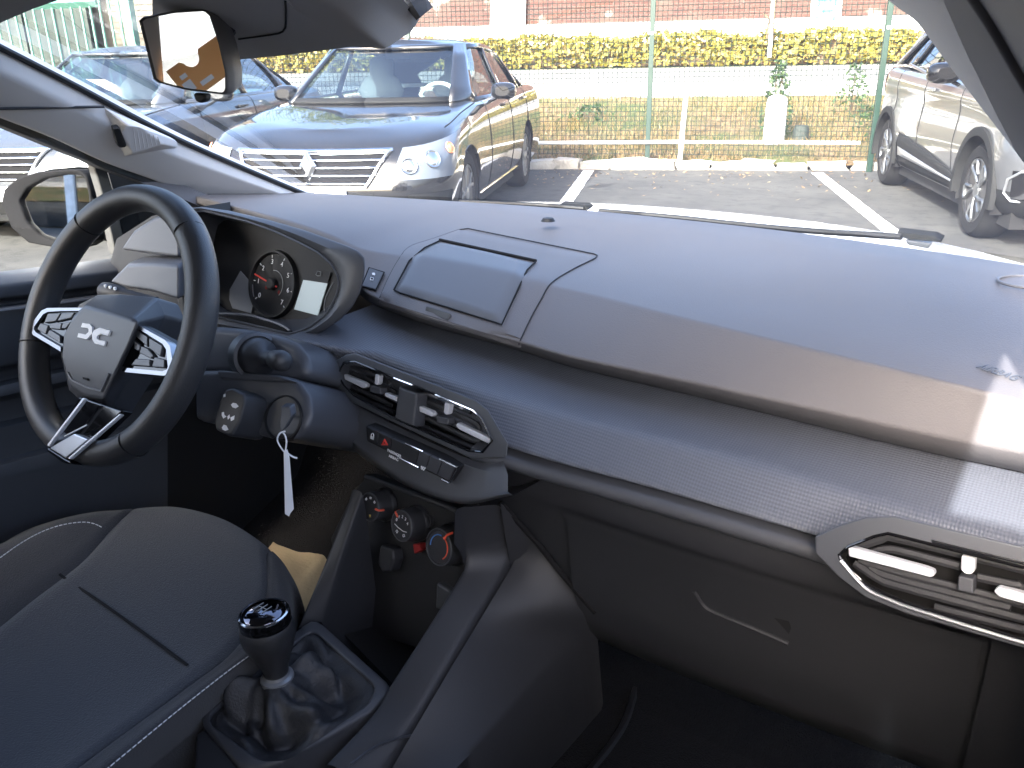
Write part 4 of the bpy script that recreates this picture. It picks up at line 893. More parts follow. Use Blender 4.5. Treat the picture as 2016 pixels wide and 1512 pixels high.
# ================================================================== driver's seat
seat = empty('driver_seat', (-.35, .3, .4)); tag(seat, 'dark grey cloth driver seat with white stitching along its bolsters', 'seat')
ROWS = [
 [(160, 1014, .605), (222, 1006, .626), (262, 1001, .632), (340, 999, .632), (440, 1026, .630), (525, 1082, .624), (556, 1120, .618), (574, 1160, .606), (580, 1196, .57)],
 [(60, 1040, .62), (150, 1017, .652), (224, 1030, .640), (320, 1062, .637), (430, 1112, .636), (520, 1178, .641), (548, 1205, .646), (570, 1222, .632), (577, 1262, .575)],
 [(-20, 1085, .62), (60, 1052, .662), (160, 1100, .643), (265, 1155, .634), (360, 1215, .634), (460, 1272, .645), (500, 1276, .655), (522, 1281, .640), (530, 1325, .57)],
 [(-110, 1140, .62), (-30, 1092, .666), (60, 1177, .643), (160, 1245, .632), (255, 1312, .632), (352, 1358, .645), (402, 1352, .657), (432, 1350, .640), (440, 1395, .57)],
 [(-220, 1205, .62), (-140, 1150, .67), (-45, 1262, .643), (50, 1340, .632), (140, 1412, .632), (232, 1446, .645), (290, 1440, .657), (325, 1436, .640), (335, 1482, .57)],
 [(-340, 1280, .62), (-270, 1220, .67), (-160, 1356, .643), (-60, 1440, .632), (20, 1515, .632), (108, 1540, .645), (180, 1528, .657), (216, 1524, .640), (226, 1572, .57)],
 [(-480, 1370, .62), (-420, 1310, .67), (-300, 1470, .643), (-190, 1560, .632), (-120, 1640, .632), (-30, 1650, .645), (50, 1640, .657), (95, 1630, .640), (108, 1680, .57)]]
SG = [[at(x, y, Z=z) for x, y, z in r] for r in ROWS]
# front roll
SG = [[p+np.array([0, .012, -.09]) for p in SG[0]], [p+np.array([0, .016, -.03]) for p in SG[0]]]+SG
cols = list(zip(*SG)); cols = [spline(c, 60) for c in cols]      # along the seat
def across(i0, i1, n):
    out = []
    for k in range(60):
        r = [cols[c][k] for c in range(len(cols))]
        full = []
        P = np.array(r); Q = np.vstack([2*P[0]-P[1], P, 2*P[-1]-P[-2]])
        for c in range(i0, i1):
            a, b, c_, d = Q[c], Q[c+1], Q[c+2], Q[c+3]
            for t in np.linspace(0, 1, n, endpoint=False): full.append(.5*((2*b)+(-a+c_)*t+(2*a-5*b+4*c_-d)*t*t+(-a+3*b-3*c_+d)*t**3))
        full.append(P[i1]); out.append(full)
    return out
def groove(rows, left, right, d=.006):
    for r in rows:
        if left: r[0] = r[0]-np.array([0, 0, d])
        if right: r[-1] = r[-1]-np.array([0, 0, d])
    return rows
for (a, b, nm, mt, l, r) in ((0, 2, 'left_bolster', 'seat_bolster', 0, 1), (2, 5, 'cushion', 'seat_fabric', 1, 1), (5, 8, 'right_bolster', 'seat_bolster', 1, 0)):
    g = groove(across(a, b, 8), l, r); m = MB()
    g = [[p+np.array([0, 0, -.22]) for p in g[0]]]+g
    if a == 0: g = [[row[0]+np.array([-.01, 0, -.2])]+row for row in g]
    if b == 8: g = [row+[row[-1]+np.array([.004, 0, -.18])] for row in g]
    m.grid(g, flip=True); into(m.build(nm, mt, smooth=70), seat)
sb = bvh_of([o for o in seat.children])
def hit(bv, x, y, lift=.001):
    d = ray(x, y); h = bv.ray_cast(Vector(EYE), Vector(d), 30)
    return np.array(h[0])-d*lift if h[0] is not None else None
m = MB()
for line in ([(0, 1098), (40, 1070), (80, 1048), (120, 1034), (160, 1028), (185, 1031), (206, 1041)], [(489, 1292), (440, 1328), (360, 1391), (300, 1440), (213, 1512), (180, 1540)]):
    L = spline([(x, y, 0) for x, y in line], 400); acc = 0
    pts = [hit(sb, p[0], p[1], .0012) for p in L]; pts = [p for p in pts if p is not None]
    i = 0; seglen = .0048
    cum = np.concatenate([[0], np.cumsum([np.linalg.norm(b-a) for a, b in zip(pts, pts[1:])])])
    for s0 in np.arange(0, cum[-1]-.006, .0062):
        q = [np.array([np.interp(s0+d_, cum, np.array(pts)[:, k]) for k in range(3)]) for d_ in (0, .0044)]
        m.tube(q, .0009, 4)
into(m.build('white_stitching', 'stitch', kind='stuff'), seat)
m = MB(); q = [hit(sb, *p, .0035) for p in [(117, 1130), (126, 1137), (200, 1187), (280, 1244), (352, 1297), (368, 1309)]]; m.tube(spline(q, 30), .0022, 6, flat=.5); into(m.build('cross_seam', 'black_void'), seat)
# backrest and headrest (behind the reader's left shoulder, met by the inside mirror)
m = MB()
bk = []
for z, y, hw in ((.60, .02, .24), (.66, -.05, .25), (.80, -.11, .25), (1.0, -.17, .24), (1.12, -.21, .22), (1.17, -.24, .16)):
    bk.append([np.array([-.36+hw*math.cos(a)*1.0, y-.055+(.06)*math.sin(a), z]) for a in np.linspace(0, 2*math.pi, 28, endpoint=False)])
m.grid(bk, cu=True); m.add(bk[-1], [tuple(range(28))]); into(m.build('backrest', 'seat_fabric', smooth=70), seat)
m = MB(); hr = []
for z, hw, d_ in ((1.19, .09, .03), (1.215, .125, .045), (1.28, .13, .05), (1.335, .12, .045), (1.35, .09, .03)):
    hr.append([np.array([-.36+hw*math.cos(a), -.26+d_*math.sin(a), z]) for a in np.linspace(0, 2*math.pi, 24, endpoint=False)])
m.grid(hr, cu=True); m.add(hr[-1], [tuple(range(24))]); m.add(hr[0], [tuple(range(24))]); into(m.build('headrest', 'seat_bolster', smooth=70), seat)

ps = copy_tree(seat); ps.location = (seat.location[0]+.60, seat.location[1]-.45, seat.location[2]); ps.name = 'passenger_seat'; ps['label'] = 'dark cloth front passenger seat added out of view to block the sun'  # seat copy out of view, added to block sun from behind

# ================================================================== cabin shell of the car
cab = empty('car_cabin', (-.06, 0, .33)); tag(cab, 'light grey and dark cabin lining of the car around the dashboard', 'car cabin')
LP = plane3(at(0, 90, X=-.635), at(600, 382, X=-.70), at(0, 235, X=-.705))
XC = -.06
def mirx(p): return np.array([2*XC-p[0], p[1], p[2]])
up_px = [(-120, 30), (-60, 60), (0, 91), (150, 168), (330, 263), (470, 326), (612, 386)]; lo_px = [(-120, 190), (-60, 212), (0, 236), (100, 274), (205, 322), (300, 356), (420, 402)]
mid_px = [(-120, 110), (-60, 135), (0, 142), (150, 214), (330, 300), (450, 345), (560, 384)]
U = LP.poly(up_px, -.012); Mi = LP.poly(mid_px, .006); L_ = LP.poly(lo_px, 0)
U, Mi, L_ = [[q_[0]+(q_[0]-q_[1])*1.6]+q_ for q_ in (U, Mi, L_)]
Ub = [p+np.array([-.02, .03, 0]) for p in U]; Lb = [p-LP.n*.03 for p in L_]
gridpx([Ub, U, Mi, L_, Lb][::-1], 'windscreen_pillar', 'pillar_trim', cab, 30, 40, ({1: 1, 2: 1, 3: 1}, .008))
pill = cab.children[-1]
m = MB(); m.tube(spline([p+LP.n*.003 for p in LP.poly(up_px, -.012)], 40), .0048, 8); into(m.build('windscreen_seal', 'black_rubber'), cab)
# tweeter housing on the pillar
base = [(205, 211), (348, 276), (350, 291), (243, 310), (225, 290)]; top = [(252, 247), (277, 249), (322, 284), (262, 303), (240, 262)]
B0, T0 = LP.poly(base, -.001), LP.poly(top, .016)
m = MB(); m.add(B0+T0, [(0, 1, 6, 5), (1, 2, 7, 6), (2, 3, 8, 7), (3, 4, 9, 8), (4, 0, 5, 9), (5, 6, 7, 8, 9)]); tw = into(m.build('tweeter_housing', 'pillar_trim', smooth=20, bevel=.003, weld=True), pill)
m = MB(); m.prism(LP.poly([(222, 254), (234, 252), (238, 256), (250, 287), (247, 291), (236, 292), (232, 288)], .019), LP.n*-.01); into(m.build('sensor_slot', 'black_rubber', bevel=.002), tw)
for k in range(7):
    a = (262+8*k, 251+3*k); b = (268+8*k, 296-2*k); m = MB(); m.tube(LP.poly([a, b], .0158), .0008, 4); into(m.build('grille_rib', 'pillar_trim'), tw)
m = MB(); m.tube(LP.poly([(-100, 216), (0, 214), (205, 210)], .004), .0022, 6); into(m.build('trim_joint', 'dark_plastic'), pill)
# passenger side pillar: mirror of the driver's
Ur, Mr, Lr = [mirx(p) for p in U], [mirx(p) for p in Mi], [mirx(p) for p in L_]
RN = LP.n*[-1, 1, 1]; RP = Plane(mirx(LP.o), RN)
rp_l = [(1690, -60), (1748, 0), (1797, 36), (1822, 66), (1860, 118), (1930, 210), (2016, 322), (2110, 450), (2190, 560)]; rp_r = [(1850, -80), (1905, 0), (1945, 60), (2016, 182), (2110, 330), (2200, 470), (2260, 580)]
A3 = RP.poly(rp_l, 0); B3 = RP.poly(rp_r, .01); n3 = 9
gridpx([[p+np.array([0, .05, 0]) for p in A3], A3, [*B3], [p+RN*-.04+np.array([.05, 0, 0]) for p in B3]], 'windscreen_pillar', 'pillar_dark', cab, 30, 45, ({1: 1, 2: 1}, .008), flip=False)
m = MB(); m.prism(RP.poly([(1905, -40), (1905, 0), (1945, 60), (2016, 182), (2110, 330), (2400, 330), (2300, -60)], .006), RN*-.01); into(m.build('door_seal', 'black_rubber'), cab)
# windscreen header, roof lining, floor, rear
xs = np.linspace(-.70, .58, 21)
rows = []
for y, z in ((.61, 1.372), (.50, 1.425), (.42, 1.445), (.2, 1.47), (-.6, 1.48), (-1.5, 1.44), (-1.75, 1.38)):  # front edge carried forward to keep sun off the dash top
    rows.append([np.array([x, y-.055*((x-XC)/.64)**2*(1 if y > 0 else -.2), z-.075*abs((x-XC)/.64)**3]) for x in xs])
m = MB(); m.grid(rows, flip=False); into(m.build('roof_lining', 'roof_lining', smooth=60, solid=.02), cab)
fl = []
for y, z in ((1.25, .62), (1.12, .40), (.95, .335), (.3, .32), (-.6, .32), (-.75, .55), (-1.2, .60), (-1.6, .62)):
    fl.append([np.array([x, y, z]) for x in np.linspace(-.80, .70, 16)])
m = MB(); m.grid(fl, flip=True); into(m.build('floor_carpet', 'carpet', smooth=60), cab)
m = MB(); m.tube(spline([at(1283, 1243, Z=.36), at(1262, 1310, Z=.345), at(1235, 1410, Z=.34), at(1200, 1470, Z=.34), at(1150, 1530, Z=.34)], 20), .006, 6); into(m.build('carpet_edge', 'deep_plastic'), cab)
# back of the cabin, met only in mirrors and as bounce light
m = MB(); m.prism([np.array([-.78, -1.6, .33]), np.array([.66, -1.6, .33]), np.array([.66, -1.62, .98]), np.array([-.78, -1.62, .98])], (0, -.03, 0)); into(m.build('rear_panel', 'dark_plastic'), cab)
m = MB()
for sx in (-1, 1):
    xo = XC+sx*.69
    m = MB(); m.prism([np.array([xo, -.02 if sx > 0 else -.2, .98]), np.array([xo, -.36, .98]), np.array([xo-sx*.08, -.34, 1.43]), np.array([xo-sx*.08, -.22, 1.43])], (sx*.10, 0, 0)); into(m.build('door_pillar', 'pillar_trim', bevel=.01), cab)  # right pillar widened and brought forward to block a stripe of sun
    m = MB(); m.prism([np.array([xo, -1.10, .98]), np.array([xo, -1.62, .98]), np.array([xo-sx*.1, -1.55, 1.40]), np.array([xo-sx*.08, -1.25, 1.42])], (sx*.03, 0, 0)); into(m.build('rear_pillar', 'pillar_trim', bevel=.01), cab)
    m = MB(); m.tube([np.array([xo-sx*.03, .55, 1.30]), np.array([xo-sx*.075, .25, 1.415]), np.array([xo-sx*.075, -.9, 1.43]), np.array([xo-sx*.09, -1.5, 1.38])], .034, 8); into(m.build('roof_rail', 'pillar_dark'), cab)
m = MB(); bk = []
for z, y in ((.55, -.85), (.66, -.80), (.72, -1.0), (.80, -1.22), (1.02, -1.34), (1.06, -1.40)): bk.append([np.array([x, y, z]) for x in np.linspace(-.72, .60, 14)])
m.grid(bk, flip=True); into(m.build('rear_bench', 'seat_fabric', smooth=60), cab)
for sx in (-1, 1):
    xo = XC+sx*.70
    m = MB(); m.add([np.array([xo, -.34, .98]), np.array([xo, -1.14, .98]), np.array([xo-sx*.085, -1.24, 1.41]), np.array([xo-sx*.085, -.34, 1.42])], [(0, 1, 2, 3)]); into(m.build('rear_side_window', 'rear_tint' if sx > 0 else 'side_glass', smooth=0), cab)
m = MB(); m.add([np.array([-.74, -1.63, .97]), np.array([.62, -1.63, .97]), np.array([.52, -1.58, 1.41]), np.array([-.64, -1.58, 1.41])], [(0, 1, 2, 3)]); into(m.build('rear_window', 'rear_tint', smooth=0), cab)
# rear door skin and passenger's door (both mostly out of view)
m = MB(); m.prism([np.array([.70, -.3, .34]), np.array([.70, -1.6, .34]), np.array([.66, -1.6, .98]), np.array([.66, -.3, .98])], (.04, 0, 0)); into(m.build('rear_door_panel', 'dark_plastic', bevel=.01), cab)
m = MB(); m.prism([np.array([.66, 1.02, .34]), np.array([.66, -.22, .34]), np.array([.645, -.22, .985]), np.array([.645, 1.02, 1.0])], (.05, 0, 0)); into(m.build('passenger_door_panel', 'dark_plastic', bevel=.01), cab)  # lower door added out of view to keep sun off the floor
m = MB(); m.prism([np.array([-.80, .50, .30]), np.array([-.80, 1.30, .30]), np.array([-.76, 1.30, 1.0]), np.array([-.76, .50, .95])], (-.03, 0, 0)); m.prism([np.array([-.84, 1.26, .28]), np.array([.74, 1.26, .28]), np.array([.74, 1.26, 1.0]), np.array([-.84, 1.26, 1.0])], (0, .03, 0)); into(m.build('bulkhead', 'deep_plastic'), cab)
m = MB(); m.prism([np.array([.64, 1.0, .30]), np.array([.64, -.3, .30]), np.array([.70, -.3, .40]), np.array([.70, 1.0, .40])], (.05, 0, -.02)); into(m.build('door_sill', 'dark_plastic', bevel=.01), cab)
m = MB(); m.prism([np.array([-.80, -.3, .34]), np.array([-.80, -1.6, .34]), np.array([-.76, -1.6, .98]), np.array([-.76, -.3, .98])], (-.04, 0, 0)); into(m.build('rear_door_panel', 'dark_plastic', bevel=.01), cab)

# ================================================================== driver's door
door = empty('driver_door', (-.76, .4, .34)); tag(door, 'dark plastic driver door panel with lowered sill beyond the steering wheel', 'car door')
DR = [[(-200, 552), (0, 533), (250, 503), (330, 492)], [(-200, 585), (0, 562), (250, 530), (330, 520)], [(-200, 612), (0, 588), (250, 556), (330, 546)], [(-200, 616), (0, 593), (250, 560), (330, 550)], [(-200, 626), (0, 603), (250, 571), (330, 561)],
      [(-200, 628), (0, 606), (250, 573), (330, 563)], [(-200, 644), (0, 620), (250, 584), (330, 573)], [(-200, 770), (0, 722), (250, 670), (330, 655)], [(-200, 778), (0, 730), (250, 677), (330, 661)], [(-200, 800), (0, 752), (250, 697), (330, 680)],
      [(-200, 806), (0, 760), (250, 704), (330, 690)], [(-200, 830), (0, 782), (250, 724), (330, 705)], [(-200, 838), (0, 790), (250, 730), (330, 712)], [(-200, 880), (0, 832), (250, 770), (330, 750)], [(-200, 890), (0, 842), (250, 780), (330, 760)],
      [(-200, 960), (0, 906), (250, 838), (330, 815)], [(-200, 972), (0, 916), (250, 848), (330, 825)], [(-200, 1000), (0, 944), (250, 872), (330, 850)], [(-200, 1200), (0, 1130), (250, 1040), (330, 1010)]]
DX = [-.775, -.735, -.735, -.76, -.76, -.725, -.722, -.722, -.75, -.75, -.705, -.700, -.735, -.73, -.700, -.705, -.685, -.682, -.70]
R = []
for r, xx in zip(DR, DX):
    q_ = [at(x, y, X=xx) for x, y in r]; q_ = [np.array([xx, -.30, q_[0][2]+(q_[0][2]-q_[1][2])*.4])]+q_; R.append(spline(q_, 40))
R[0:0] = [[p+np.array([-.004, 0, -.03]) for p in R[0]]]
R = round_rows(R, {i: 1 for i in range(1, len(R)-1)}, .004, 2)
m = MB(); m.grid(R, flip=True); into(m.build('door_panel', 'door_plastic', smooth=40), door)
m = MB(); m.tube(spline([at(x, y, X=-.716) for x, y in [(-200, 636), (0, 612), (150, 593), (250, 578)]], 20), .003, 6); into(m.build('trim_line', 'lid_plastic'), door)
# window frame, fixed quarter post and its dark sail panel
SPX = -.765
pz = lambda pts, X=SPX: [at(x, y, X=X) for x, y in pts]
m = MB(); m.prism(pz([(176, 300), (206, 316), (222, 372), (252, 500), (228, 503), (200, 380)]), (-.02, 0, 0)); into(m.build('quarter_post', 'post_grey', bevel=.003), door)
m = MB(); m.prism(pz([(-420, 32), (-150, 140), (0, 200), (182, 298), (400, 390), (430, 412), (400, 402), (200, 330), (176, 318), (0, 246), (-150, 186), (-420, 80)], -.735), (-.03, 0, 0)); into(m.build('window_frame', 'black_rubber', bevel=.003), door)
m = MB(); m.prism(pz([(206, 316), (420, 400), (420, 520), (255, 506), (225, 380)], -.79), (-.01, 0, 0)); into(m.build('sail_panel', 'black_rubber'), door)
m = MB(); m.prism(pz([(185, 392), (192, 392), (236, 494), (230, 500)], -.775), (-.01, 0, 0)); into(m.build('glass_run', 'black_matte', bevel=.002), door)
gl_rows = [[np.array([-.765-.0*z, y, z]) + np.array([ (z-.97)*.22, 0, 0]) for z in np.linspace(.93, 1.42, 6)] for y in np.linspace(.86, -.22, 6)]
m = MB(); m.grid(gl_rows); into(m.build('window_glass', 'side_glass'), door)

# ================================================================== windscreen and what lies beyond it
scr_rows = []
for k in range(9):
    t = k/8
    scr_rows.append([np.array([XC+(x-XC)*(1-.13*t), y+(.50-.10*((x-XC)/.66)**2-y)*t-.02*math.sin(math.pi*t)*-1, 1.025+(1.425-1.025)*t+.0*x]) for x, y in [(p[0], p[1]+.012) for p in row_by_x([(-.74, 1.185, 1.02), (-.41, 1.245, 1.02), (-.165, 1.285, 1.02), (.02, 1.29, 1.02), (.27, 1.265, 1.02), (.536, 1.20, 1.02), (.64, 1.16, 1.02)], np.linspace(-.745, .625, 24))]])
m = MB(); m.grid(scr_rows); wsc = m.build('windscreen', 'screen_glass', smooth=80); tag(wsc, 'clear raked windscreen above the dashboard facing the parked cars', 'windscreen')
bon = empty('car_bonnet', (XC, 1.6, .9)); tag(bon, 'white bonnet edge showing beyond the base of the windscreen', 'bonnet')
rows = []
for dy, z in ((.10, 1.006), (.115, 1.014), (.16, 1.012), (.35, .985), (.6, .93), (.8, .85), (.88, .75)):
    rows.append([np.array([x, 1.29-.165*((x-XC)/.66)**2+dy, z-.03*((x-XC)/.66)**4]) for x in np.linspace(-.75, .63, 24)])
m = MB(); m.grid(rows, flip=True); into(m.build('bonnet_skin', 'white_paint', smooth=60), bon)
rows = [[np.array([x, 1.29-.165*((x-XC)/.66)**2+dy, z]) for x in np.linspace(-.75, .63, 24)] for dy, z in ((-.03, 1.018), (.0, 1.012), (.02, 1.006), (.06, .99), (.10, .985))]
m = MB(); m.grid(rows, flip=True); into(m.build('scuttle_panel', 'black_rubber', smooth=60), bon)
m = MB(); m.prism([np.array([-.75, 2.0, .3]), np.array([.63, 2.0, .3]), np.array([.63, 2.16, .78]), np.array([-.75, 2.16, .78])], (0, .03, 0)); into(m.build('front_panel', 'white_paint'), bon)
for nm, pts, knuck in (('left', [(905, 397), (1000, 401), (1090, 406), (1150, 411)], [(1100, 402), (1150, 405), (1160, 412), (1150, 417), (1100, 412)]), ('right', [(1180, 415), (1330, 428), (1450, 441), (1600, 455), (1775, 466)], [(1765, 457), (1840, 466), (1856, 474), (1852, 478), (1790, 473), (1772, 466)])):
    yw = 1.31 if nm == 'left' else 1.275
    yf = lambda x: 1.305-.165*((x-XC)/.66)**2+.012
    def onw(x, y):
        p = at(x, y, Y=1.3)
        for _ in range(4): p = at(x, y, Y=yf(p[0]))
        return p
    wip = empty('wiper', onw(*pts[1])); tag(wip, 'black wiper arm parked at the windscreen base near its middle' if nm == 'left' else 'black wiper arm with chunky pivot near the passenger end of the windscreen base', 'wiper', 'windscreen wipers')
    m = MB(); m.tube(spline([onw(*p) for p in pts], 24), .0045, 8); into(m.build('blade', 'black_rubber'), wip)
    m = MB(); m.prism([onw(*p) for p in knuck], (0, .02, .004)); into(m.build('pivot', 'clad_plastic', bevel=.003), wip)
    if nm == 'right':
        m = MB(); m.prism([onw(*p) for p in [(1782, 472), (1832, 480), (1828, 490), (1786, 482)]], (0, .02, 0)); into(m.build('pivot_base', 'satin_grey', bevel=.002), wip)

# ================================================================== inside mirror and its mount
ISP = Plane(at(360, 100, Y=.60), (.28, -1, -.05))
MO = [(264, 40), (272, 31), (335, 18), (407, 14), (437, 14.5), (448, 25), (464, 78), (476, 166), (474, 181), (451, 187), (391, 185), (340, 172), (300, 158)]
MG = [(284, 40), (343, 27), (404, 22), (414, 31), (432, 85), (444, 142), (444, 178), (437, 182), (367, 173), (308, 157)]
mm = empty('inside_mirror', ISP.o); tag(mm, 'black framed inside rear view mirror below the roof console', 'rear view mirror')
mirror_in = [(277, 37), (343, 24), (404, 20), (416, 30), (434, 85), (447, 142), (447, 179), (439, 184), (367, 175), (307, 159)]
a_, c_ = ang_loop(mirror_in, ISP, 0, 80)
lo_l = lambda sc, h, sh=(0, 0): [ISP.o+(p-ISP.o)*1.0 if sc == 1 and h == 0 else (np.mean(a_, 0)+(p-np.mean(a_, 0))*sc+ISP.n*h) for p in a_]
m = MB(); m.grid(round_rows([lo_l(.97, -.002), lo_l(.99, .003), lo_l(1.03, .002), lo_l(1.05, -.010), lo_l(.92, -.032), lo_l(.5, -.045), lo_l(.02, -.046)], {2: 1, 3: 1}, .004, 3), cu=True, flip=False); into(m.build('mirror_housing', 'mirror_plastic', smooth=60), mm)
m = MB(); G_ = lo_l(.975, .0008); m.add(G_, [tuple(range(len(G_)))]); into(m.build('mirror_glass', 'mirror_glass', smooth=0), mm)
m = MB(); m.prism(ISP.poly([(378, 183), (404, 185), (404, 198), (396, 204), (384, 201)], .001), ISP.n*-.012); into(m.build('dimming_tab', 'black_rubber', bevel=.003), mm)
m = MB(); m.tube([np.mean(a_, 0)-ISP.n*.03, np.mean(a_, 0)+np.array([.03, .05, .05]), np.mean(a_, 0)+np.array([.08, .10, .10])], .012, 10); into(m.build('mirror_stem', 'black_rubber'), mm)
mt_ = empty('roof_console', at(560, 40, Y=.58)); tag(mt_, 'dark grey faceted console cover at the top of the windscreen', 'roof console')
CV = [  # cross rows of the cover, from its left end to its right facet; each runs front edge -> roof
 [(300, 112, .70), (300, 60, .66), (300, 10, .60), (300, -60, .52)],
 [(452, 119, .69), (450, 70, .655), (445, 15, .60), (440, -60, .52)],
 [(560, 109, .685), (560, 62, .65), (555, 10, .60), (550, -60, .52)],
 [(694, 92, .680), (640, 52, .65), (579, 17, .615), (545, -10, .585)],
 [(757, 96, .690), (705, 58, .66), (643, 20, .63), (577, -4, .595)],
 [(768, 90, .695), (722, 50, .665), (668, 14, .632), (600, -10, .60)],
 [(812, 61, .715), (775, 25, .69), (740, -4, .66), (690, -30, .63)],
 [(825, 38, .72), (806, 14, .70), (785, -10, .68), (740, -50, .65)]]
CR = [[at(x, y, Y=Y) for x, y, Y in r] for r in CV]
CR = [spline(r, 10) for r in CR]
CR = [[r[0]+np.array([0, .05, .05])]+r+[np.array([r[-1][0], .50, 1.41]), np.array([r[-1][0], .42, 1.43])] for r in CR]
CR = round_rows(CR, {3: 1, 4: 1, 6: 1}, .006, 4)
m = MB(); m.grid(CR); into(m.build('console_cover', 'roof_plastic', smooth=50), mt_)
cvb = bvh_of([mt_.children[0]])
def oncv(x, y): 
    h = hit(cvb, x, y, .0012); return h
m = MB(); q = [oncv(*p) for p in [(470, 77), (500, 73), (530, 69), (548, 66), (557, 62), (562, 54), (563, 40), (563, 20), (562, 2)]]; m.tube([p for p in q if p is not None], .0011, 6); into(m.build('panel_gap', 'black_void'), mt_)
m = MB(); m.prism([at(784, -4, Y=.70), at(800, -10, Y=.70), at(828, 34, Y=.70), at(820, 40, Y=.70)], (0, .02, .01)); into(m.build('screen_seal', 'black_rubber'), mt_)

# ================================================================== outside mirror on the driver's door
MPL = Plane(at(105, 415, X=-.92), (.30, -1, .078))
OM = [(6, 398), (12, 372), (38, 350), (75, 338), (130, 333), (160, 334), (174, 345), (182, 372), (190, 430), (186, 475), (165, 488), (110, 487), (60, 478), (26, 448)]
IM = [(36, 396), (52, 370), (85, 352), (128, 344), (158, 345), (168, 354), (174, 385), (176, 440), (172, 470), (158, 479), (110, 474), (76, 462), (52, 438)]
dm = empty('door_mirror', MPL.o); tag(dm, 'white backed door mirror with droplets on its glass outside the driver window', 'door mirror')
oL, oc = ang_loop(OM, MPL, 0, 80); iL, _ = ang_loop(IM, MPL, .002, 80, oc)
ocw = MPL.to(*oc, 0)
sc_ = lambda s, h, up=0.0: [ocw+(p-ocw)*s+MPL.n*h+np.array([0, 0, up]) for p in oL]
m = MB(); m.grid(round_rows([[p-MPL.n*.010 for p in iL], iL, sc_(.99, .006), sc_(1.0, -.004), sc_(.99, -.03)], {1: 1, 2: 1}, .004, 3), cu=True); into(m.build('mirror_bezel', 'black_matte', smooth=60), dm)
m = MB(); m.grid([sc_(1.0, -.026, .003), sc_(1.02, -.045, .016), sc_(.98, -.08, .030), sc_(.82, -.115, .034), sc_(.5, -.135, .03), sc_(.02, -.14, .03)], cu=True); into(m.build('mirror_cap', 'white_paint', smooth=70), dm)
m = MB(); G_ = [p-MPL.n*.008 for p in iL]; m.add(G_, [tuple(range(len(G_)))]); mg = into(m.build('mirror_glass', 'mirror_glass', smooth=0), dm)
rng = random.Random(11); m = MB()
for _ in range(26):
    p = MPL.on(rng.uniform(60, 172), rng.uniform(352, 470), -.0075); m.lathe([(.0026*rng.uniform(.5, 1.5), 0), (.0001, .0010)], p, MPL.n, 8)
into(m.build('droplets', 'white_print', kind='stuff'), mg)
m = MB(); m.prism([MPL.on(176, 470, -.04), MPL.on(192, 420, -.04), np.array([-.78, .80, 1.05]), np.array([-.78, .80, .99])], (0, .04, 0)); into(m.build('mirror_arm', 'clad_plastic', bevel=.005), dm)

oc_ = empty('orange_card', (-.66, -.30, 1.0)); tag(oc_, 'orange printed hang card reflected in the inside rear view mirror', 'card')
cpl = Plane((-.628, -.345, 1.19), unit(np.array([.38, .92, .08])))
def cpt(a, b): a, b = a*.62, b*.75; c_, s_ = math.cos(-.5), math.sin(-.5); return cpl.to(a*c_-b*s_, a*s_+b*c_)
outl = [(-.13, -.05), (.10, -.05), (.10, .05), (.045, .05)]+[(.005+.032*math.cos(t), .05-.032*math.sin(t)) for t in np.linspace(0, math.pi, 12)][1:-1]+[(-.035, .05), (-.13, .05)]
m = MB(); m.prism([cpt(*p) for p in outl], cpl.n*.002); into(m.build('board', 'orange_card', smooth=0), oc_)
for a0, a1, b0, b1 in ((.05, .085, -.03, .0), (.05, .075, .008, .02), (-.02, .03, -.035, -.022)):
    m = MB(); m.prism([cpt(a0, b0)+cpl.n*.0026, cpt(a1, b0)+cpl.n*.0026, cpt(a1, b1)+cpl.n*.0026, cpt(a0, b1)+cpl.n*.0026], cpl.n*.0004); into(m.build('print', 'white_print', smooth=0), oc_)

# kraft paper mat on the driver's floor
FPZ = .342
kp_ = [at(x, y, Z=FPZ) for x, y in [(524, 1080), (556, 1049), (592, 1058), (616, 1071), (645, 1088), (628, 1150), (600, 1240), (560, 1300), (480, 1290), (500, 1180)]]
cen = np.mean(kp_, 0); m = MB(); rng = random.Random(5); rows = []
for s in np.linspace(.02, 1, 9): rows.append([cen+(p-cen)*s+np.array([0, 0, .004*math.sin(5*s+k*.35)*s]) for k, p in enumerate(spline(kp_+[kp_[0]], 49)[:-1])])
m.grid(rows, cu=True, flip=True); o = m.build('paper_mat', 'kraft_paper', smooth=40); tag(o, 'brown kraft paper mat on the driver footwell floor beside the seat', 'paper mat')
# ================================================================== ground
def ssheet(name, corners, z, mt, label=None):
    m = MB(); m.add([bay(t, s, z) for t, s in corners], [tuple(range(len(corners)))]); o = m.build(name, mt, smooth=0); o['kind'] = 'structure'; return o
ssheet('ground', [(-300, -300), (300, -300), (300, 300), (-300, 300)], -.012, 'asphalt')
ssheet('car_park_asphalt', [(-60, -60), (60, -60), (60, 10.42), (-60, 10.42)], 0.0, 'asphalt')
for nm, (t0, s0), (t1, s1) in (('bay_line', (-.36, 10.18), (-.36, 4.2)), ('bay_line', (2.27, 10.05), (2.27, 4.2)), ('bay_line', (-3.0, 10.18), (-3.0, 4.2)), ('bay_line', (4.9, 10.1), (4.9, 4.2))):
    m = MB(); n = 60; rng = random.Random(int(t0*10)+100)
    L_ = [bay(t0-.065+rng.uniform(-.004, .004), s0+(s1-s0)*k/n, .004) for k in range(n+1)]; R_ = [bay(t0+.065+rng.uniform(-.004, .004), s0+(s1-s0)*k/n, .004) for k in range(n+1)]
    m.grid([L_, R_]); o = m.build(nm, 'line_paint', smooth=0); o['kind'] = 'structure'
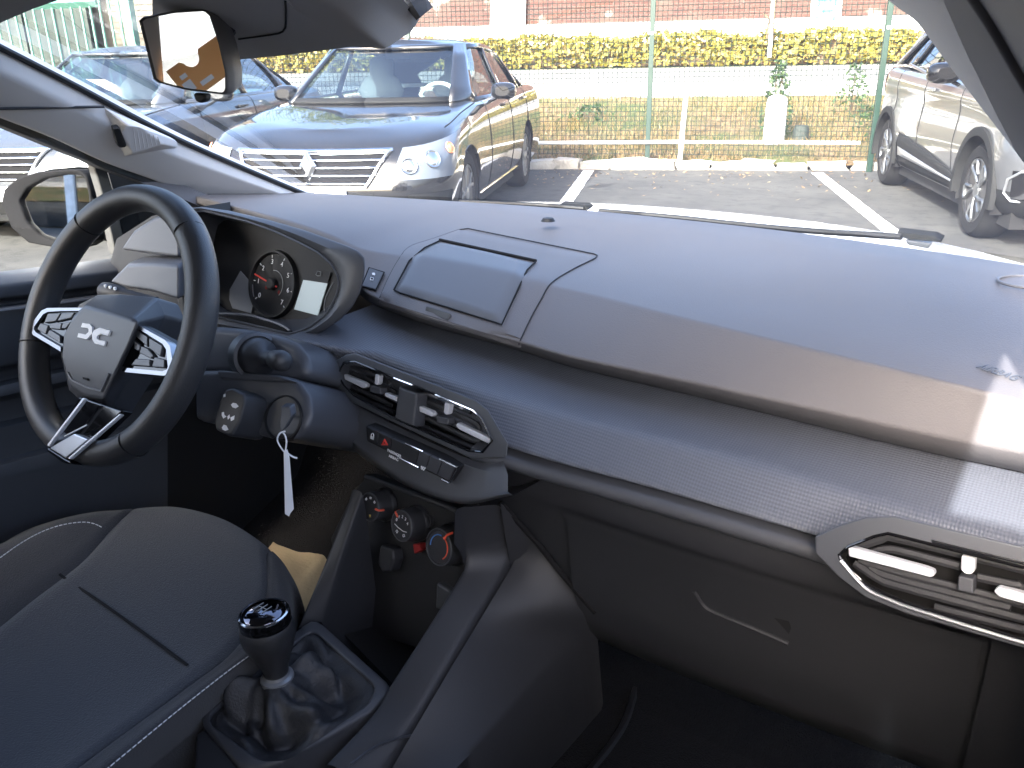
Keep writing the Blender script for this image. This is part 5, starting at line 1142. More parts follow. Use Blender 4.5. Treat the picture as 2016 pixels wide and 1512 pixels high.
# bank of dry grass behind the kerb
def bank_z(s, t=0): 
    s0 = [10.36, 10.6, 11.2, 13.0, 15.6, 15.9]; z0 = [.05, .11, .16, .34, .57, .585]
    return float(np.interp(s, s0, z0))
rng = random.Random(21)
nz = np.random.RandomState(4)
ts = np.linspace(-30, 22, 160); ss = np.concatenate([[10.36], np.linspace(10.42, 15.9, 48)])
bump = nz.randn(len(ss), len(ts))*.012
rows = [[bay(t, s, bank_z(s)+(bump[i, j] if 0 < i < len(ss)-1 else 0)+.03*math.sin(t*1.3+s)*(.0 if s < 10.6 else 1)*(0 if s > 15.3 else 1)) for j, t in enumerate(ts)] for i, s in enumerate(ss)]
m = MB(); m.grid(rows); bank = m.build('grass_bank', 'earth', smooth=60); bank['kind'] = 'structure'
ssheet('pavement', [(-60, 15.9), (40, 15.9), (40, 15.9), (-60, 15.9)], .58, 'pavement')
bpy.data.objects.remove(bpy.data.objects['pavement'])
def strip3(name, pts, mt, t0=-60, t1=40):
    m = MB(); m.grid([[bay(t, s, z) for t in np.linspace(t0, t1, 40)] for s, z in pts]); o = m.build(name, mt, smooth=40); o['kind'] = 'structure'; return o
strip3('pavement', [(15.88, .50), (15.9, .60), (17.6, .80), (17.62, .78)], 'pavement')
strip3('lane', [(17.62, .77), (20.4, 1.03), (20.42, .95)], 'road_far')
strip3('hedge_bed', [(20.42, 1.03), (21.9, 1.10)], 'earth')
strip3('upper_terrace', [(21.9, 1.12), (40, 1.4), (260, 1.4)], 'pavement', -250, 250)

# grass blades and leaf litter on the bank
def blades(name, n, mt, smin, smax, tmin, tmax, hmin, hmax, w, lean=.5, keep=None, seed=1, zoff=0.0):
    r = np.random.RandomState(seed); m = MB(); V_, F_ = [], []
    k = 0
    while k < n:
        t, s = r.uniform(tmin, tmax), smin+(smax-smin)*r.rand()**1.25
        if keep and not keep(t, s, r): continue
        h = r.uniform(hmin, hmax); a = r.uniform(0, 6.283); l = r.uniform(0, lean)*h; b = r.uniform(0, 6.283); ww = w*r.uniform(.6, 1.4)
        p = bay(t, s, bank_z(s)-.01+zoff); d = np.array([math.cos(a), math.sin(a), 0])*ww; q = np.array([math.cos(b)*l, math.sin(b)*l, h])
        o = len(V_); V_ += [p-d, p+d, p+q*.6+d*.6, p+q]; F_ += [(o, o+1, o+2, o+3)]; k += 1
    m.v = [tuple(v) for v in V_]; m.f = F_; m.mi = [0]*len(F_)
    o = m.build(name, mt, smooth=0); o['kind'] = 'stuff'; return o
from mathutils import noise as mnoise
clump = lambda t, s, r: r.rand() < .25+1.2*max(0, mnoise.noise(Vector((t*.9, s*.9, 3))))
g = blades('dry_grass', 34000, 'grass_blade', 10.5, 15.85, -9, 4.5, .03, .14, .006, .9, clump, 2); tag(g, 'dry straw coloured grass with green tufts on the bank behind the fence', 'grass')
g = blades('leaf_litter', 6000, 'dry_leaf', 10.36, 12.5, -9, 4.5, .005, .02, .02, 4.0, None, 3, .012); tag(g, 'fallen brown leaves along the kerb and the foot of the fence', 'leaves')

r = np.random.RandomState(31); m = MB()
for _ in range(420):
    tt, s0 = r.uniform(-4.5, 4.5), 10.3-abs(r.randn())*.9
    if s0 < 5: continue
    p = bay(tt, s0, .006); a = r.uniform(0, 6.28); z_ = r.uniform(.010, .032); u_ = np.array([math.cos(a), math.sin(a), r.uniform(-.2, .4)])*z_; v_ = np.array([-math.sin(a), math.cos(a), r.uniform(-.2, .4)])*z_*.55
    m.add([p-u_, p-v_, p+u_+np.array([0, 0, .008]), p+v_], [(0, 1, 2, 3)])
o = m.build('stray_leaves', 'dry_leaf', smooth=0); tag(o, 'scattered dry leaves blown over the asphalt in front of the kerb', 'leaves', kind='stuff')

# ------------------------------------------------------------------ kerb of rough whitened stones
kerb = empty('stone_kerb', bay(.4, 10.42, 0)); tag(kerb, 'row of rough whitened kerb stones edging the dry grass bank', 'kerb')
rng = random.Random(8); t = -4.2; 
while t < 2.72:
    w_ = rng.uniform(.30, .52); h_ = rng.uniform(.10, .17); 
    if t > 1.7: h_ *= .75
    bm = bmesh.new(); bmesh.ops.create_cube(bm, size=1); bmesh.ops.subdivide_edges(bm, edges=bm.edges, cuts=2, use_grid_fill=True)
    for v in bm.verts:
        n_ = mnoise.noise_vector(Vector((v.co.x*2+t*7, v.co.y*2, v.co.z*2))); v.co += n_*.22
        v.co.x *= w_*.96; v.co.y *= .16; v.co.z *= h_
    me = bpy.data.meshes.new('kerb_stone'); bm.to_mesh(me); bm.free(); me.materials.append(MATS['kerb_white'])
    me.polygons.foreach_set('use_smooth', [True]*len(me.polygons)); me.set_sharp_from_angle(angle=rad(40))
    o = bpy.data.objects.new('kerb_stone', me); COL.objects.link(o); o.location = bay(t+w_/2, 10.36+rng.uniform(-.03, .03), h_*.34); o.rotation_euler = (rng.uniform(-.05, .05), rng.uniform(-.05, .05), BAY+rng.uniform(-.08, .08)); into(o, kerb)
    t += w_+.01 if t < 1.2 else w_+.06

# ------------------------------------------------------------------ fence of green posts and welded mesh
fence = empty('mesh_fence', bay(0, 10.5, 0)); tag(fence, 'tall green welded mesh fence with square posts behind the parking bays', 'fence')
FS = 10.47; POSTS = [(-5.35, .12), (-2.62, .12), (.33, .10), (2.86, .0), (5.4, .1)]
for t, z in POSTS:
    R_ = np.array([[NV[0], DV[0], 0], [NV[1], DV[1], 0], [0, 0, 1]])
    m = MB(); m.box(bay(t, FS+(-.28 if t > 2 and t < 3 else 0), z+1.3), (.06, .06, 2.75), R_); into(m.build('post', 'post_green', bevel=.006), fence)
    m = MB(); m.box(bay(t, FS-.033+(-.28 if t > 2 and t < 3 else 0), 1.53), (.03, .012, .035), R_); into(m.build('clip', 'white_steel', bevel=.003), fence)
for (a, _), (b, _) in zip(POSTS, POSTS[1:]):
    m = MB(); n = int((b-a)/.055)
    ofs = lambda t: FS-.02+(-.28*max(0, (t-.33)/2.53) if t < 2.87 else -.28*max(0, 1-(t-2.86)/2.5))
    for k in range(1, n):
        t = a+(b-a)*k/n; p = bay(t, ofs(t), .16)
        x, y = NV*.0033; o = len(m.v)
        c = [p+np.array([x, y, 0]), p-np.array([x, y, 0])*1.0]
        q = DV*.0033
        P4 = [p+np.array([x, y, 0]), p+np.array([q[0], q[1], 0]), p-np.array([x, y, 0]), p-np.array([q[0], q[1], 0])]
        m.add(P4+[v+np.array([0, 0, 2.4]) for v in P4], [(0, 1, 5, 4), (1, 2, 6, 5), (2, 3, 7, 6), (3, 0, 4, 7)])
    for k in range(0, 45):
        z = .17+k*.055
        if z > 2.5: break
        A, B = bay(a, ofs(a)-.004, z), bay(b, ofs(b)-.004, z); q = np.array([DV[0], DV[1], 0])*.0033; u_ = np.array([0, 0, .0033])
        m.add([A+u_, A+q, A-u_, A-q, B+u_, B+q, B-u_, B-q], [(0, 1, 5, 4), (1, 2, 6, 5), (2, 3, 7, 6), (3, 0, 4, 7)])
    o = m.build('wire_mesh', 'wire_green', smooth=0, kind='stuff'); into(o, fence)
# low white rail in front
rail = empty('low_rail', bay(0, 10.3, 0)); tag(rail, 'low white pipe rail along the kerb with one tall white post', 'rail')
RS = 10.40
rp_ = lambda t, z: bay(t, RS-.12*max(0, (t-1)/2), z)
zt = lambda x, y: None
m = MB(); m.tube([rp_(-4.5, .30), rp_(-1.0, .305), rp_(1.0, .315), rp_(2.75, .31)], .022, 10); into(m.build('pipe', 'white_steel'), rail)
m = MB(); m.tube([rp_(.72, .02), rp_(.76, .95)], .028, 10); into(m.build('post', 'white_steel'), rail)
for t in (-3.1, ):
    m = MB(); m.tube([rp_(t, .02), rp_(t, .30)], .024, 10); into(m.build('short_post', 'white_steel'), rail)
# white stone bollard and the short dark stub beside it
bo = empty('bollard', bay(2.15, 11.5, .15)); tag(bo, 'white painted rounded concrete bollard on the grass behind the fence', 'bollard')
c = bay(1.93, 11.5, .12)
m = MB(); m.lathe([(.138, -.05), (.138, .30), (.132, .56), (.120, .63), (.08, .665), (.0001, .675)], c, (0, 0, 1), 28); into(m.build('stone', 'concrete_white', smooth=60), bo)
c2 = bay(2.28, 11.62, .16); m = MB(); m.lathe([(.10, -.05), (.10, .20), (.08, .25), (.0001, .26)], c2, (0, 0, 1), 16); o = m.build('dark_stub', 'dark_hoarding', smooth=50); tag(o, 'short dark rounded stub right beside the white bollard', 'stump')  # short dark rounded solid next to the bollard

# ------------------------------------------------------------------ weeds
def weed(t, s, h, n, wd, label, seed):
    r = np.random.RandomState(seed); e = empty('weed', bay(t, s, bank_z(s))); tag(e, label, 'weed', 'green weeds on the bank')
    m = MB(); st = MB()
    for k in range(max(3, n//40)):
        a, l = r.uniform(0, 6.28), r.uniform(0, wd*.5); st.tube([bay(t, s, bank_z(s)), bay(t, s, bank_z(s))+np.array([math.cos(a)*l, math.sin(a)*l, h*r.uniform(.5, 1)])], .005, 4)
    for k in range(n):
        f = r.rand(); hh = h*f; rr = wd*(1-.75*f)*math.sqrt(r.rand()); a = r.uniform(0, 6.28)
        p = bay(t, s, bank_z(s))+np.array([math.cos(a)*rr, math.sin(a)*rr, hh]); sz = r.uniform(.02, .05)
        u_ = unit(r.randn(3)); v_ = unit(np.cross(u_, r.randn(3))); m.add([p-u_*sz, p-v_*sz*.5, p+u_*sz, p+v_*sz*.5], [(0, 1, 2, 3)])
    o = m.build('leaves', 'weed_leaf', smooth=0, kind='stuff'); into(o, e); o = st.build('stems', 'twig', kind='stuff'); into(o, e)
weed(2.02, 12.2, .95, 420, .30, 'tall pale green weed standing right behind the white bollard', 1)
weed(3.25, 13.6, .75, 260, .35, 'straggling green weed on the bank between bollard and right fence post', 2)
weed(-.6, 13.4, .22, 200, .6, 'low green weed patch on the bank near the black sedan', 3)
weed(3.2, 11.9, .40, 160, .35, 'low green weed at the foot of the right fence post', 4)

# ------------------------------------------------------------------ clipped hedge
hedge = empty('hedge', bay(0, 21, 1.0)); tag(hedge, 'long clipped yellow green hedge below the brick wall', 'hedge')
r = np.random.RandomState(9); n = 15000
t_ = r.uniform(-16, 8, n); s_ = 20.55+r.rand(n)**1.6*.95; z_ = 1.06+.62*r.rand(n)**.75
_tw = .045*np.sin(t_*1.9)+.03*np.sin(t_*4.7+1)+.02*np.sin(t_*9.1+2); z_ = z_+_tw*(z_-1.06)/.6; z_ = np.where(r.rand(n) < .25, 1.66+_tw+np.abs(r.randn(n))*.045, z_); s_ = np.where(r.rand(n) < .6, 20.55+np.abs(r.randn(n))*.08, s_)
V_ = np.zeros((n, 4, 3)); u_ = r.randn(n, 3); u_ /= np.linalg.norm(u_, axis=1)[:, None]; w_ = np.cross(u_, r.randn(n, 3)); w_ /= np.linalg.norm(w_, axis=1)[:, None]
P_ = np.stack([t_*NV[0]+s_*DV[0], t_*NV[1]+s_*DV[1], z_], 1); sz = r.uniform(.035, .095, n)[:, None]
V_[:, 0] = P_-u_*sz; V_[:, 1] = P_-w_*sz*.6; V_[:, 2] = P_+u_*sz; V_[:, 3] = P_+w_*sz*.6
m = MB(); m.v = [tuple(v) for v in V_.reshape(-1, 3)]; m.f = [(4*k, 4*k+1, 4*k+2, 4*k+3) for k in range(n)]; m.mi = [0]*n
o = m.build('foliage', 'hedge_leaf', smooth=0, kind='stuff'); into(o, hedge)
m = MB(); R_ = np.array([[NV[0], DV[0], 0], [NV[1], DV[1], 0], [0, 0, 1]]); m.box(bay(-4, 21.15, 1.32), (24, .7, .5), R_); into(m.build('inner_twigs', 'twig'), hedge)

# ------------------------------------------------------------------ brick building with white plinth, posters, lamp post
bld = empty('brick_building', bay(0, 22.6, 1.1)); tag(bld, 'long red brick wall with weathered patches and a white plinth behind the hedge', 'building')
WS = 22.6; T0, T1 = -8.9, 30
m = MB(); P4 = [bay(T0, WS, 1.0), bay(T1, WS, 1.0), bay(T1, WS, 4.2), bay(T0, WS, 4.2)]; m.add(P4, [(0, 1, 2, 3)]); m.uv = {0: (T0, 1.0), 1: (T1, 1.0), 2: (T1, 4.2), 3: (T0, 4.2)}; into(m.build('wall', 'old_brick', smooth=0), bld)
m = MB(); m.box(bay((T0+T1)/2, WS-.02, 1.55), (T1-T0, .10, 1.06), R_); into(m.build('plinth', 'plaster_white', bevel=.01), bld)
m = MB(); m.box(bay((T0+T1)/2, WS+2.5, 4.3), (T1-T0+.6, 5.4, .25), R_); into(m.build('roof', 'road_far', bevel=.02), bld)
m = MB(); m.box(bay((T0+T1)/2, WS+2.6, 2.6), (T1-T0-.02, 5.1, 3.2), R_); into(m.build('wall', 'tan_wall'), bld)
def at_s(x, y, s):
    """where the sight line meets the upright plane s = const of the bays"""
    d = ray(x, y); t = (s-EYE[:2]@DV)/(d[:2]@DV); return EYE+d*t
def sign(px, s, label, th=.03):
    e = empty('wall_sign', at_s(*px[0], s)); tag(e, label, 'sign', 'signs on the brick wall'); P_ = [at_s(x, y, s) for x, y in px]
    m = MB(); m.prism(P_, (*(DV*th), 0)); into(m.build('board', 'sign_white', bevel=.004), e); return e
sign([(966, -60), (1036, -60), (1034, 54), (965, 54)], WS-.12, 'plain white rectangular board on the brick wall above the black sedan')
e = sign([(1600, -60), (1662, -60), (1655, 54), (1595, 54)], WS-.12, 'white board with pale teal print on the brick wall near the right fence post')
for px in ([(1610, -10), (1650, -10), (1648, 14), (1634, 4), (1622, 5), (1607, 16)], [(1618, 17), (1640, 17), (1642, 27), (1614, 27)], [(1600, 33), (1611, 33), (1610, 41), (1599, 41)], [(1636, 33), (1647, 33), (1646, 41), (1635, 41)]):
    m = MB(); m.prism([at_s(x, y, WS-.124) for x, y in px], (*(DV*-.004), 0)); into(m.build('print', 'sign_teal', smooth=0), e)
lp = empty('lamp_post', bay(4, 20.5, 1)); tag(lp, 'slim pale lamp post with a dark vine in front of the brick wall', 'lamp post')
b0, b1 = at_s(1517, 84, 20.45), at_s(1527, -90, 20.45)
m = MB(); m.tube([b0-np.array([0, 0, .3]), b0, b1], .045, 10); into(m.build('pole', 'lamp_pole'), lp)
m = MB(); m.tube(spline([at_s(1510, 76, 20.4), at_s(1512, 50, 20.4), at_s(1515, 40, 20.4), at_s(1503, 26, 20.4)], 16), .022, 6); m.tube(spline([at_s(1522, 78, 20.4), at_s(1524, 40, 20.4), at_s(1529, -40, 20.4)], 12), .02, 6)
o = into(m.build('vine', 'twig', kind='stuff'), lp)

# ------------------------------------------------------------------ far left: green bar gate, hoarding, shuttered wall
GS = 11.6
gate = empty('bar_gate', at_s(120, 60, GS)); tag(gate, 'pale green steel bar gate with thick top rail at the far left', 'gate')
m = MB(); A, B = at_s(-120, 18, GS), at_s(192, 3, GS); m.tube([A, B], .07, 4); into(m.build('top_rail', 'gate_green', smooth=0), gate)
for k in range(-4, 21):
    x = 8+18.6*k
    if x > 246: break
    p = at_s(x, 14-.05*x, GS); q = p*1.0; q = np.array([p[0], p[1], .05]); m = MB(); m.tube([q, p+np.array([0, 0, (.02 if x < 190 else .5)])], .020, 6); into(m.build('bar', 'gate_green'), gate)
p = at_s(256, 40, GS); m = MB(); m.box(np.array([p[0], p[1], 1.3]), (.13, .13, 3.2), R_); into(m.build('gate_post', 'gate_green', bevel=.01), gate)
m = MB(); m.tube([at_s(-120, 150, GS)*[1, 1, 0]+np.array([0, 0, .35]), at_s(250, 150, GS)*[1, 1, 0]+np.array([0, 0, .35])], .03, 4); into(m.build('bottom_rail', 'gate_green', smooth=0), gate)
hb = empty('hoarding', at_s(60, 60, 13.0)); tag(hb, 'dark greenish hoarding behind the pale green bar gate', 'hoarding')
A, B = at_s(-260, 60, 13.0), at_s(176, 60, 13.0); A[2] = B[2] = -.05; m = MB(); m.prism([A, B, B+np.array([0, 0, 3.6]), A+np.array([0, 0, 3.6])], (*(DV*.1), 0)); into(m.build('panel', 'dark_hoarding'), hb)
for k in range(1, 7):
    p = A+(B-A)*k/7-np.array([*(DV*.02), 0]); m = MB(); m.box(p+np.array([0, 0, 1.8]), (.06, .03, 3.5), R_); into(m.build('batten', 'dark_hoarding', bevel=.005), hb)
sh = empty('shutter_wall', at_s(240, 40, 13.4)); tag(sh, 'pale ribbed shutter wall seen behind the green bar gate', 'building')
A, B = at_s(168, 60, 13.4), at_s(420, 60, 13.4); A[2] = B[2] = -.05; m = MB(); m.prism([A, B, B+np.array([0, 0, 3.8]), A+np.array([0, 0, 3.8])], (*(DV*.1), 0)); into(m.build('wall', 'tan_wall'), sh)
for k in range(40):
    z = np.array([0, 0, .3+k*.085]); m = MB(); a, b = A+z-np.array([*(DV*.015), 0]), B+z-np.array([*(DV*.015), 0]); m.prism([a, b, b+np.array([0, 0, .06]), a+np.array([0, 0, .075])], (*(DV*.03), 0)); into(m.build('slat', 'tan_wall', smooth=0), sh)

# ------------------------------------------------------------------ trees behind the wall (met in the reflections on the black bonnet)
def tree(t, s, h, cr, seed, label):
    r = np.random.RandomState(seed); e = empty('tree', bay(t, s, 1.0)); tag(e, label, 'tree', 'trees behind the brick building')
    m = MB(); top = bay(t, s, h*.75); m.tube(spline([bay(t, s, .9), bay(t+.1, s, h*.3), top], 8), [.22-.02*k for k in range(8)], 8)
    cl = []
    for k in range(9):
        a = r.uniform(0, 6.28); q = bay(t, s, h*.68)+np.array([math.cos(a)*cr*.7*r.rand(), math.sin(a)*cr*.7*r.rand(), cr*r.uniform(-.5, .8)]); cl.append(q)
        m.tube([bay(t, s, h*r.uniform(.3, .6)), q], [.07, .02], 6)
    into(m.build('trunk', 'bark'), e)
    n = 5200; c = np.array(cl)[r.randint(0, 9, n)]; d = r.randn(n, 3); d /= np.linalg.norm(d, axis=1)[:, None]
    P_ = c+d*(cr*.45*r.rand(n, 1)**.5); u_ = r.randn(n, 3); u_ /= np.linalg.norm(u_, axis=1)[:, None]; w_ = np.cross(u_, r.randn(n, 3)); w_ /= np.linalg.norm(w_, axis=1)[:, None]; sz = r.uniform(.08, .17, n)[:, None]
    V_ = np.stack([P_-u_*sz, P_-w_*sz*.6, P_+u_*sz, P_+w_*sz*.6], 1).reshape(-1, 3)
    k = MB(); k.v = [tuple(v) for v in V_]; k.f = [(4*i, 4*i+1, 4*i+2, 4*i+3) for i in range(n)]; k.mi = [0]*n; into(k.build('crown', 'tree_leaf', smooth=0, kind='stuff'), e)
tree(-11.5, 30, 11.5, 4.0, 1, 'leafy green tree rising behind the brick building')
tree(-7.0, 31, 9.5, 2.2, 2, 'smaller leafy tree beside the big one behind the building')

# ------------------------------------------------------------------ showroom behind the reader, met in the door mirror
sr = empty('showroom', (-15, -16, 0)); tag(sr, 'glazed showroom with pale columns and lit ceiling lamps reflected in the door mirror', 'building')
m = MB(); m.box((-15.5, -22, 2.0), (15, .2, 4.0)); into(m.build('back_wall', 'dark_hoarding'), sr)
m = MB(); m.box((-15.5, -19, 4.1), (15.4, 6.4, .25)); into(m.build('roof', 'dark_hoarding'), sr)
for x in (-23, -8.1):
    m = MB(); m.box((x, -19, 2.0), (.2, 5.8, 4.0)); into(m.build('end_wall', 'plaster_white'), sr)
for k in range(11):
    x = -22.7+k*1.42; m = MB(); m.box((x, -16.0, 2.0), (.20, .16, 4.0)); into(m.build('column', 'plaster_white', bevel=.01), sr)
    if k < 10:
        m = MB(); m.box((x+.71, -16.0, 2.0), (1.20, .02, 3.95)); into(m.build('window', 'car_glass_dark', smooth=0), sr)
for k in range(8):
    m = MB(); m.box((-21.5+k*1.7, -18.2-.9*(k % 2), 3.0), (1.2, .14, .06)); into(m.build('ceiling_lamp', 'lamp_glow'), sr)
# ================================================================== parked cars
def lerp(a, b, t): return a+(b-a)*t
class Body:
    """car body as stacked outlines; local x to the side, y from nose to tail, z up. S(i, j) is any point on the skin"""
    NF, NCN, NS, NRR = 9, 7, 64, 7
    def __init__(s, rings, L): 
        s.L = L; s.rows = [s.outline(**r) for r in rings]
    def outline(s, hw, yf, yr, z, rx=.36, ry=.42, bow=.10, rrx=.28, rry=.3, rbow=.05, tap=None):
        """right half nose->tail (x>=0) as list; z: float or [(y, z)...]"""
        P = []
        xc = hw-rx; 
        for k in range(s.NF): x = xc*k/s.NF; P.append((x, yf+bow*(x/max(hw, 1e-3))**2))
        y0 = yf+bow*(xc/max(hw, 1e-3))**2
        for k in range(s.NCN): a = math.pi/2*k/s.NCN; P.append((xc+rx*math.sin(a), y0+ry*(1-math.cos(a))))
        xr = hw-rrx; y1 = yr-rbow*(xr/max(hw, 1e-3))**2
        for k in range(s.NS): P.append((hw, lerp(y0+ry, y1-rry, k/s.NS)))
        for k in range(s.NRR): a = math.pi/2*k/s.NRR; P.append((xr+rrx*math.cos(a), y1-rry+rry*math.sin(a)))
        for k in range(s.NF+1): x = xr*(1-k/s.NF); P.append((x, yr-rbow*(x/max(hw, 1e-3))**2))
        out = []
        for x, y in P:
            if tap: x = x*np.interp(y, *zip(*tap))
            zz = z if isinstance(z, (int, float)) else float(np.interp(y, *zip(*z)))
            out.append(np.array([x, y, zz]))
        return out
    def dense(s, sub):
        """interpolate rings smoothly; returns rows"""
        R = []; M_ = np.array(s.rows); n = len(M_); Q = np.concatenate([[2*M_[0]-M_[1]], M_, [2*M_[-1]-M_[-2]]])
        for i in range(n-1):
            for k in range(sub):
                t = k/sub; p0, p1, p2, p3 = Q[i], Q[i+1], Q[i+2], Q[i+3]
                R.append(.5*(2*p1+(-p0+p2)*t+(2*p0-5*p1+4*p2-p3)*t*t+(-p0+3*p1-3*p2+p3)*t**3) if s.smooth else p1*(1-t)+p2*t)
        R.append(M_[-1]); s.sub = sub; s.R = np.array(R); return s.R
    smooth = True
    def S(s, i, j):
        i *= s.sub; i = min(max(i, 0), len(s.R)-1.0001); j = min(max(j, 0), s.R.shape[1]-1.0001); a, b = int(i), int(j); u, v = i-a, j-b; R = s.R
        return R[a, b]*(1-u)*(1-v)+R[a+1, b]*u*(1-v)+R[a, b+1]*(1-u)*v+R[a+1, b+1]*u*v
    def N(s, i, j):
        e = .12; a = s.S(i+e, j)-s.S(i-e, j); b = s.S(i, j+e)-s.S(i, j-e); n = np.cross(b, a); n = n/(np.linalg.norm(n)+1e-9)
        c = np.array([0, s.L/2, .5]); p = s.S(i, j)
        return n if n@(p-c) > 0 else -n
    def jy(s, i, y):
        """column on the side where the skin reaches y"""
        j0 = s.NF+s.NCN; ys = [s.S(i, j)[1] for j in range(s.R.shape[1])]
        return float(np.interp(y, ys, range(len(ys))))
def half(mb, rows, mirror):
    R = [[np.array([-p[0] if mirror else p[0], p[1], p[2]]) for p in r] for r in rows]; mb.grid(R, flip=not mirror)

def make_wheel(r, w, style, alloy):
    """wheel about its own axle (x outwards)"""
    e = empty('wheel')
    m = MB(); m.lathe([(r*.66, -w/2), (r*.90, -w/2), (r*.985, -w*.36), (r, -w*.2), (r, w*.2), (r*.985, w*.36), (r*.90, w/2), (r*.70, w/2-.004), (r*.66, w*.36)], (0, 0, 0), (1, 0, 0), 40); into(m.build('tyre', 'rubber_tyre', smooth=40), e)
    m = MB(); m.lathe([(r*.69, w*.40), (r*.67, w*.46), (r*.63, w*.44), (r*.62, w*.0), (.0001, 0)], (0, 0, 0), (1, 0, 0), 40); into(m.build('rim', alloy, smooth=40), e)
    n = 5
    for k in range(n):
        a0 = 2*math.pi*k/n+.3
        def q(rr, a, x): return np.array([x, rr*r*math.cos(a0+a), rr*r*math.sin(a0+a)])
        if style == 'twin':
            for d, d2 in ((.10, .24), (-.10, -.24)):
                m = MB(); m.prism([q(.12, d-.25, w*.40), q(.12, d+.25, w*.40), q(.40, d*.9+.09, w*.43), q(.655, d2+.06, w*.45), q(.655, d2-.06, w*.45), q(.40, d*.9-.09, w*.43)], (-.03, 0, 0)); into(m.build('spoke', 'alloy', bevel=.003), e)
        else:   # curled two-tone blades
            m = MB(); m.tube(spline([q(.16, -.1, w*.40), q(.34, .18, w*.43), q(.52, .36, w*.45), q(.645, .36, w*.44), q(.655, .10, w*.44), q(.60, -.10, w*.45), q(.46, -.12, w*.44), q(.34, -.16, w*.42)], 26), .0155, 6, flat=.7); into(m.build('spoke', 'alloy'), e)
            m = MB(); m.prism([q(.12, -.45, w*.36), q(.12, .45, w*.36), q(.645, .22, w*.40), q(.645, -.02, w*.40)], (-.03, 0, 0)); into(m.build('spoke_web', 'alloy_dark', bevel=.003), e)
    m = MB(); m.lathe([(r*.16, w*.30), (r*.155, w*.44), (r*.10, w*.47), (.0001, w*.47)], (0, 0, 0), (1, 0, 0), 20); into(m.build('hub_cap', 'alloy', smooth=40), e)
    return e

